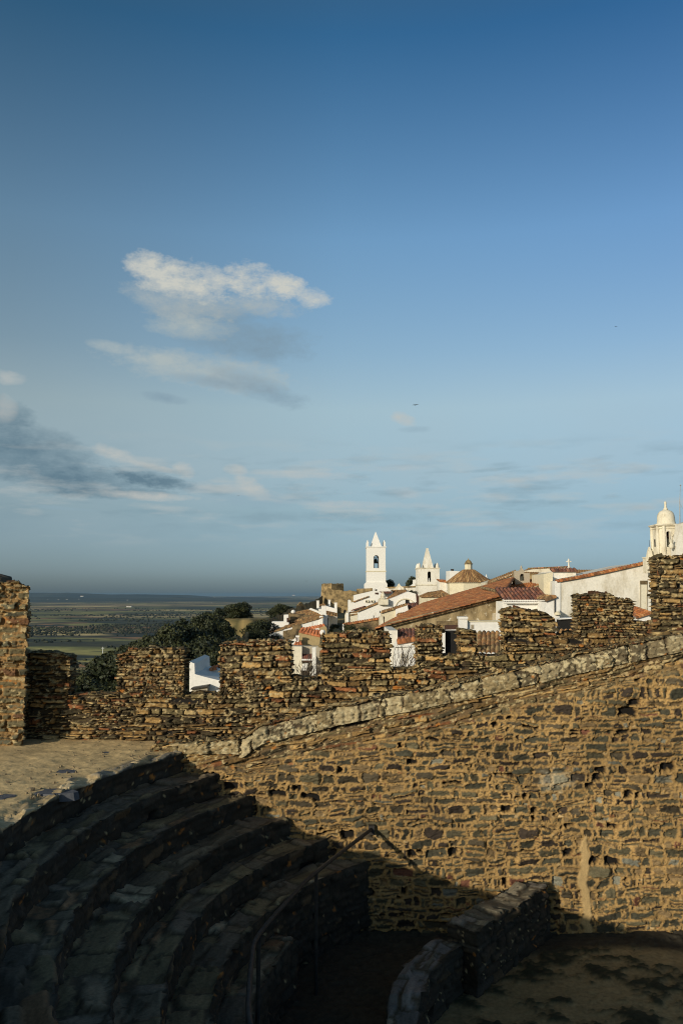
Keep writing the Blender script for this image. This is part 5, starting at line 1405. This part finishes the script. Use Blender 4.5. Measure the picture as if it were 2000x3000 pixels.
def street_right():
    h = house('white_house', 1070, 1790, 152, 'white house with two boxed air conditioners, top right of the narrow street')
    wall_prism('wall', [(1019.5, 1840), (1019.5, 1759), (1023, 1757), (1028, 1760), (1028, 1766), (1036, 1763), (1036, 1744), (1097, 1730), (1125, 1739), (1125, 1840)], 152, 6, M['white'], h)
    for px in (1070, 1086):
        wall_prism('air_conditioner', [(px, 1765), (px, 1758.5), (px + 9.5, 1758.5), (px + 9.5, 1765)], 151.6, .35, M['cream'], h)
        wall_prism('fan_grille', [(px + 1, 1764), (px + 1, 1759.5), (px + 5, 1759.5), (px + 5, 1764)], 151.57, .03, M['iron'], h)
    tile_roof('roof', at(1034, 1763.5, 152, -.3), at(1080, 1747, 152, -.3), at(1080, 1746, 152, .3), at(1034, 1762.5, 152, .3), h, 'brown', pitch=.3, seed=50)
    tile_roof('porch_roof', at(1028, 1789, 150), at(1066, 1777, 150), at(1070, 1775.5, 151.9), at(1034, 1787, 151.9), h, 'dark', pitch=.3, seed=51)
    wall_prism('window', [(1098, 1741), (1098, 1736), (1108, 1736), (1108, 1742)], 151.95, .04, M['wood'], h)
    s = house('cream_house', 1033, 1815, 132, 'low cream house with a stained front at the right corner of the street')
    wall_prism('wall', [(1010, 1860), (1010, 1802), (1016, 1790), (1022, 1797), (1050, 1795), (1052, 1860)], 132, 4, M['cream_stained'], s)
    wall_prism('chimney', [(1013, 1822), (1013, 1796), (1021, 1795), (1021, 1822)], 131.7, .6, M['white'], s)
    tile_roof('roof', at(1020, 1803, 132, -.2), at(1049, 1798, 132, -.2), at(1048, 1790, 135), at(1022, 1794, 135), s, 'brown', pitch=.3, seed=52)
    r2 = house('white_hall', 1140, 1800, 122, 'white hall with a long raking roof edge and a blind arch in its gable', 'house')
    wall_prism('wall', [(1049, 1850), (1049, 1791), (1114, 1764), (1160, 1748), (1195, 1733), (1218, 1740), (1231, 1765), (1231, 1850)], 122, 6, M['white'], r2)
    tile_roof('verge', at(1046, 1792, 122, -.25), at(1115, 1763.5, 122, -.25), at(1115, 1761, 122, .4), at(1048, 1788, 122, .4), r2, 'brown', pitch=.3, seed=53)
    tile_roof('back_roof', at(1128, 1757, 125), at(1190, 1732, 125), at(1188, 1731, 129), at(1160, 1733, 129), r2, 'brown', pitch=.3, seed=54)
    # blind arch
    pts = []
    for i in range(13):
        a = math.pi - (math.pi * .78) * i / 12; pts.append((1187 + 29 * math.cos(a), 1780 - 26 * math.sin(a) + 2))
    b = MB(); rings = []
    for px, py in pts:
        p = P3(px, py, 121.95); rings.append([(p.x, 121.86, p.z), (p.x, 122.02, p.z), (p.x, 122.02, p.z + .16), (p.x, 121.86, p.z + .16)])
    b.loft(rings); b.build('blind_arch', M['cream'], r2)
    wall_prism('window', [(1187, 1771), (1187, 1757), (1197.5, 1756), (1197.5, 1771)], 121.9, .08, M['dark'], r2)
    for px, py in ((1111, 1792), (1093, 1806)):
        wall_prism('slit', [(px, py + 4), (px, py - 3), (px + 1.6, py - 3), (px + 1.6, py + 4)], 121.93, .05, M['dark'], r2)
    wall_prism('buttress', [(1226, 1850), (1218, 1740), (1222, 1740), (1237, 1770), (1237, 1850)], 121.7, .5, M['wood'], r2)
    c = house('cream_cottage', 1160, 1810, 108, 'cream cottage with a short dark ribbed roof below the blind arch')
    wall_prism('wall', [(1118, 1850), (1118, 1794), (1190, 1774), (1196, 1794), (1196, 1850)], 108, 4, M['cream'], c)
    wall_prism('white_wall', [(1158, 1812), (1158, 1785), (1192, 1774), (1196, 1797)], 107.7, .29, M['white'], c)
    tile_roof('verge', at(1114, 1795, 108, -.3), at(1191, 1772.5, 108, -.3), at(1191, 1768, 108, .8), at(1118, 1790, 108, .8), c, 'brown', pitch=.3, seed=55)
    tile_roof('roof', at(1197, 1795, 107.4), at(1228, 1785, 107.4), at(1221, 1766, 110.5), at(1192, 1768, 110.5), c, 'dark', pitch=.3, seed=56, depth=.12)
    tile_roof('porch_roof', at(1160, 1802, 106), at(1205, 1797, 106), at(1205, 1791, 107.6), at(1165, 1797, 107.6), c, 'brown', pitch=.3, seed=57)
    g = house('garden_wall', 1060, 1850, 100, 'old tile-topped garden wall with dark shrubs in front, right of the street', 'wall')
    wall_prism('wall', [(1004, 1880), (1004, 1830), (1125, 1809), (1128, 1880)], 100, .6, M['rubble'], g)
    tile_roof('tiles', at(1003, 1831, 100, -.2), at(1126, 1810, 100, -.2), at(1126, 1807, 100, .7), at(1004, 1828, 100, .7), g, 'red', pitch=.3, seed=58)
    wall_prism('pillar', [(1110, 1835), (1110, 1806), (1122, 1804), (1124, 1835)], 99.6, .5, M['cream_stained'], g)
    wall_prism('post', [(1003, 1850), (1003, 1829), (1007, 1828), (1007, 1850)], 99.6, .4, M['white'], g)
    for k, (px, py, r_) in enumerate(((1020, 1822, 1.1), (1040, 1830, 1.2), (1062, 1832, 1.1), (1080, 1834, .9))):
        tree_at(px, py, 97, 2.4, r_, 'bush', 'dark rounded shrub in front of the tile-topped garden wall', 'shrub', 'shrubs by the garden wall', k, 'shrub')
    p = P3(1122, 1756, 121); b = MB(); z = p.z
    b.box(p.x - .75, p.x + .75, 121, 122, z - .8, z); b.lathe((p.x, 121.5, z), [(.5, 0), (.62, .12), (.3, .3), (.42, .5), (.3, .8), (.12, .95), (.18, 1.1), (.03, 1.3)], 10)
    tag(b.build('stone_urn', M['cream_stained']), 'pale carved stone urn on a plinth at the roof corner of the white hall', 'urn')
    # low parapets between the two towers
    m = house('pedimented_house', 1165, 1730, 172, 'pale low house with a small stained pediment between the two bell towers')
    wall_prism('wall', [(1130, 1770), (1130, 1722), (1222, 1718), (1222, 1770)], 172, 5, M['white_worn'], m)
    wall_prism('pediment', [(1157, 1735), (1157, 1722), (1163, 1716), (1168, 1709), (1173, 1716), (1183, 1722), (1183, 1735)], 171.6, .4, M['cream_stained'], m)
    wall_prism('niche', [(1166, 1732), (1166, 1723), (1169, 1720), (1173, 1723), (1173, 1732)], 171.55, .05, M['white'], m)
    wall_prism('parapet', [(1128, 1724), (1128, 1720), (1224, 1716), (1224, 1720)], 171.8, .5, M['gold_rubble'], m)
    tile_roof('roof', at(1140, 1738, 168), at(1186, 1735, 168), at(1190, 1728, 171.5), at(1134, 1730, 171.5), m, 'brown', pitch=.3, seed=59)
    n = house('white_house', 1212, 1720, 176, 'small white gabled house touching the left side of the stained bell tower')
    wall_prism('wall', [(1197, 1740), (1200, 1719), (1213, 1710), (1213, 1698), (1224, 1698), (1224, 1740)], 176, 4, M['white'], n)
    wall_prism('shutter', [(1216, 1735), (1216, 1709), (1222, 1709), (1222, 1735)], 175.9, .08, M['wood'], n)
    tree_at(1208, 1727, 165, 1.6, 1.0, 'bush', 'dark shrub on the roof terrace left of the stained bell tower', 'shrub', None, 1, 'shrub')
    q = house('white_house', 1100, 1725, 165, 'white house front directly below the tall white bell tower')
    wall_prism('wall', [(1096, 1770), (1096, 1726), (1110, 1718), (1135, 1722), (1150, 1735), (1150, 1770)], 165, 5, M['white'], q)
    wall_prism('window', [(1098, 1734), (1098, 1727), (1103, 1726), (1103, 1734)], 164.9, .08, M['dark'], q)
    tile_roof('roof', at(1108, 1738, 163), at(1146, 1737, 163), at(1146, 1733, 164.9), at(1110, 1734, 164.9), q, 'dark', pitch=.3, seed=60)
    x = house('stone_wall_block', 1068, 1735, 176, 'golden stone block with a flat top left of the white bell tower', 'stone house')
    wall_prism('wall', [(1045, 1765), (1045, 1725), (1091, 1723), (1091, 1765)], 176, 4, M['gold_rubble'], x)


street_right()


def castle_ruin():
    h = house('castle_tower', 975, 1770, 212, 'ruined square castle tower of golden stone with its curtain wall', 'castle tower')
    Y = 212; rng = random.Random(3)
    a = P3(939, 1709, Y); c = P3(971, 1709, Y); d = P3(1006, 1709, Y); zb = P3(970, 1800, Y).z
    def ragged(p, q, n, amp): return [p.lerp(q, i / n) + Vector((0, 0, rng.uniform(-amp, amp * .3))) for i in range(n + 1)]
    back = Vector((c.x + 1.2, Y + 5.5, d.z)); lft = Vector((a.x + .2, Y + 1.2, a.z)); fr = Vector((c.x, Y - 1.2, c.z)); rt = Vector((d.x, Y + 1.6, d.z))
    top = []
    for p, q in ((lft, fr), (fr, rt), (rt, back), (back, lft)): top += ragged(p, q, 6, .28)[:-1]
    rings = []
    for f_, t in ((0, 1.28), (.45, 1.06), (1, 1)):
        cx_, cy_ = (lft.x + rt.x) / 2, Y + 1.5
        rings.append([(cx_ + (p.x - cx_) * t, cy_ + (p.y - cy_) * t, zb + (p.z - zb) * f_) for p in top])
    b = MB(); b.loft(rings); b.build('tower', M['gold_rubble'], h)
    pts = [(958, 1722), (975, 1728), (1005, 1729), (1044, 1731), (1060, 1733)]
    b = MB(); top = []
    for p, q in zip(pts[:-1], pts[1:]): top += ragged(P3(*p, Y - 2), P3(*q, Y - 2), 4, .25)[:-1]
    top.append(P3(*pts[-1], Y - 2)); poly = top + [Vector((top[-1].x, Y - 2, zb)), Vector((top[0].x - 1.6, Y - 2, zb))]
    b.prism(poly, (0, 1.6, 0)); b.build('curtain_wall', M['gold_rubble'], h)
    b = MB(); b.prism([P3(998, 1800, Y - 8), P3(1000, 1776, Y - 8), P3(1012, 1773, Y - 8), P3(1022, 1775, Y - 8), P3(1022, 1800, Y - 8)], (0, 1, 0)); b.build('buttress', M['gold_rubble'], h)
    b = MB(); b.prism([P3(1005, 1800, Y - 8.1), P3(1006, 1789, Y - 8.1), P3(1010, 1785, Y - 8.1), P3(1014, 1790, Y - 8.1), P3(1014, 1800, Y - 8.1)], (0, .06, 0)); b.build('archway', M['dark'], h)


castle_ruin()


def right_tower():
    Y = 75; cy = Y + 1.25; s = cy / F; r = house('belfry', 1952, 1640, Y, 'cream eight-sided belfry with bell, rounded dome and finial at the right edge', 'bell tower')
    z = lambda py: P3(1952, py, cy).z
    cx = P3(1952, 1590, cy).x
    def ring(hw, ch, zz):     # square with cut corners
        k = hw - ch
        return [(cx + a, cy + b_, zz) for a, b_ in ((-k, -hw), (k, -hw), (hw, -k), (hw, k), (k, hw), (-k, hw), (-hw, k), (-hw, -k))]
    hw = 37.5 * s * .93; ch = .42
    # walls: eight faces, the front one with a real arched opening
    ox0, ox1 = P3(1951.3, 1580, Y).x, P3(1963.8, 1580, Y).x
    b = MB(); y0 = cy - hw; k = hw - ch; t = .35; ar = arch_pts(ox0, ox1, z(1604), z(1559)); zb, zt = z(1660), z(1541)
    b.box(cx - k, ox0, y0, y0 + t, zb, zt); b.box(ox1, cx + k, y0, y0 + t, zb, zt); b.box(ox0, ox1, y0, y0 + t, zb, z(1604))
    b.prism([(ox0, y0, zt)] + [(x, y0, zz) for x, zz in ar[1:-1]] + [(ox1, y0, zt)], (0, t, 0))
    R = ring(hw, ch, zb); Ri = ring(hw - t, ch * .7, zb)
    for i in range(1, 8):
        j = (i + 1) % 8
        b.prism([R[i], R[j], Ri[j], Ri[i]], (0, 0, zt - zb))
    b.build('wall', M['cream_stained'], r)
    b = MB(); b.box(cx - hw * .6, cx + hw * .6, cy + .3, cy + .36, z(1620), z(1545)); b.build('dark_sheet', M['dark'], r)  # dark sheet behind the bell stands in for the belfry's shaded interior
    # panel mouldings, pilasters at the corners
    for i in range(8):
        p = R[i]; b = MB(); dx, dy = p[0] - cx, p[1] - cy; L_ = math.hypot(dx, dy)
        b.lathe((p[0] + dx / L_ * .0, p[1] + dy / L_ * .0, zb), [(.16, 0), (.16, zt - zb)], 8); b.build('pilaster', M['cream_stained'], r)
    arch_band('arch_moulding', ox0, ox1, z(1604), z(1559), y0 - .02, .12, .05, M['white_worn'], r)
    for dx0, dx1 in ((-.2, -.02), (.02, .2)):
        e = ox0 if dx0 < 0 else ox1; b = MB(); b.box(e + dx0, e + dx1, y0 - .12, y0 - .001, z(1570) - .1, z(1570) + .06); b.build('impost', M['cream_stained'], r)
    b = MB(); xl = cx - hw; b.box(xl - .02, xl + .02, cy - .12, cy + .14, z(1602), z(1580)); b.build('slit', M['dark'], r)
    for py, g, hh in ((1541, .22, .2), (1550, .07, .1), (1628, .1, .25)):
        b = MB(); b.loft([ring(hw + g * .6, ch, z(py) - hh * .5), ring(hw + g, ch, z(py)), ring(hw + g, ch, z(py) + hh * .5)]); b.build('cornice', M['cream_stained'], r)
    bell('bell', (ox0 + ox1) / 2, y0 + .45, z(1575), .95, r)
    b = MB(); b.box(ox0 - .2, ox1 + .2, y0 + .38, y0 + .5, z(1575), z(1571)); b.build('bell_beam', M['wood'], r)
    b = MB(); b.lathe((ox1 + .1, y0 - .1, z(1586)), [(.02, -.07), (.08, 0), (.02, .07)], 8); b.build('lamp', M['iron'], r)
    # dome: bell-shaped
    b = MB(); pr = [(29.0, 1538), (26.6, 1534), (25.4, 1527), (24.8, 1518), (23.8, 1510), (21.0, 1503), (16.5, 1498), (10.0, 1495), (5.0, 1493.6)]
    b.lathe((cx, cy, 0), [(q * s, z(py)) for q, py in pr], 20, math.pi / 8); b.build('dome', M['cream_stained'], r, True)
    b = MB(); pr = [(6.6, 1494), (6.6, 1490), (4.2, 1489), (3.8, 1486), (3.0, 1477), (3.8, 1475), (4.0, 1472.5), (2.2, 1471), (1.2, 1468)]
    b.lathe((cx, cy, 0), [(q * s, z(py)) for q, py in pr], 12); b.build('finial', M['cream_stained'], r, True)
    # church front wall to the right, pole, pinnacle
    f = house('church', 2030, 1650, Y - 1.5, 'white stained church front cut off by the right edge, beside the belfry', 'church')
    wall_prism('wall', [(1978, 1665), (1979, 1600), (1985, 1580), (1990, 1552), (1992, 1534), (2000, 1531), (2090, 1500), (2160, 1500), (2160, 1665)], Y - 1.5, 1.2, M['white_worn'], f)
    b = MB(); p = P3(1973, 1597, Y - 2); b.lathe((p.x, Y - 1.4, p.z - .35), [(.06, 0), (.22, .15), (.26, .35), (.12, .55), (.2, .8), (.05, .95)], 10); b.build('scroll', M['cream_stained'], f)
    p = P3(1990, 1540, Y - 1); q = P3(1989.5, 1464, Y - 1); b = MB(); b.tube([p, q], .05, .035, 6)
    q2 = P3(1991.5, 1422, Y - 1); b.tube([q, q2], .025, .02, 6); b.lathe((q2.x, q2.y, q2.z), [(.02, -.07), (.08, 0), (.02, .08)], 8); b.tube([P3(1992, 1478, Y - 1), P3(1997, 1490, Y - 1)], .02, .02, 5)
    tag(b.build('mast', M['pole']), 'thin metal mast with a ball tip beside the belfry dome', 'mast')
    Yp = 76.5; p = P3(1899, 1642, Yp); w = 13 * Yp / F
    pn = empty('corner_pinnacle', (p.x, Yp, p.z - 1), 'stained stone pinnacle with a thin rod left of the belfry', 'pinnacle')
    b = MB(); b.box(p.x - w, p.x + w, Yp - w, Yp + w, p.z - 1.2, p.z + .22); b.box(p.x - w - .06, p.x + w + .06, Yp - w - .06, Yp + w + .06, p.z + .22, p.z + .32); b.build('plinth', M['cream_stained'], pn)
    b = MB(); b.lathe((p.x + .08, Yp, p.z + .32), [(.36, 0), (.34, .08), (.22, .62), (.12, .8), (.13, .88), (.04, 1.0)], 4, math.pi / 4); b.build('spike', M['cream_stained'], pn)
    b = MB(); b.tube([(p.x + .1, Yp, p.z + 1.25), (p.x + .12, Yp, P3(1902, 1582, Yp).z)], .022, .015, 5); b.build('rod', M['iron'], pn)


right_tower()


# ---- bare climbing twigs in two of the gaps
def twigs(px0, px1, py0, py1, Y, n, seed, label):
    rng = random.Random(seed); b = MB()
    for k in range(n):
        p = P3(rng.uniform(px0, px1), py1 + rng.uniform(-6, 14), Y + rng.uniform(-.2, .2)); L_ = rng.uniform(.5, 1.0) * (py1 - py0) / F * Y
        a = rng.uniform(.2, .9) * rng.choice((1, 1, 1, -.6)); pts = [p]; d = Vector((a * .6, rng.uniform(-.15, .15), 1)).normalized()
        for i in range(6):
            d = (d + Vector((rng.uniform(-.25, .25), rng.uniform(-.15, .15), rng.uniform(-.15, .12)))).normalized(); pts.append(pts[-1] + d * L_ / 6)
        b.tube(pts, .012, .004, 4)
        for j in (2, 3, 4):
            e = (d + Vector((rng.uniform(-1, 1), 0, rng.uniform(-.4, .8)))).normalized(); b.tube([pts[j], pts[j] + e * L_ * .14, pts[j] + e * L_ * .26 + Vector((0, 0, -.02))], .006, .003, 3)
    tag(b.build('bare_vine', M['bark']), label, 'vine')


twigs(1148, 1205, 1872, 1960, 30.6, 26, 3, 'tangle of thin bare vine stems against the white gabled house')
twigs(870, 938, 1915, 1990, 33, 60, 4, 'dense brown bare twigs in front of the old grey house')
for k, (px, py) in enumerate(((1166, 1950), (1190, 1952))):
    tree_at(px, py, 30.4, .45, .25, 'bush', 'small green plant at the foot of the white gabled house', 'plant', 'green plants in the battlement gap', k, 'small_plant')

# ------------------------------------------------------------------ air
def haze():
    m = bpy.data.materials.new('haze'); m.use_nodes = True; n = m.node_tree.nodes
    n.remove(n['Principled BSDF']); v = n.new('ShaderNodeVolumePrincipled'); v.inputs['Color'].default_value = (.24, .4, .55, 1); v.inputs['Density'].default_value = HAZE; v.inputs['Anisotropy'].default_value = 0
    m.node_tree.links.new(v.outputs[0], n['Material Output'].inputs['Volume'])
    b = MB(); b.box(-62000, 62000, -2000, 62000, PLAIN - 14, 24); tag(b.build('haze', m), kind='stuff')


HAZE = 1.8e-5
haze()
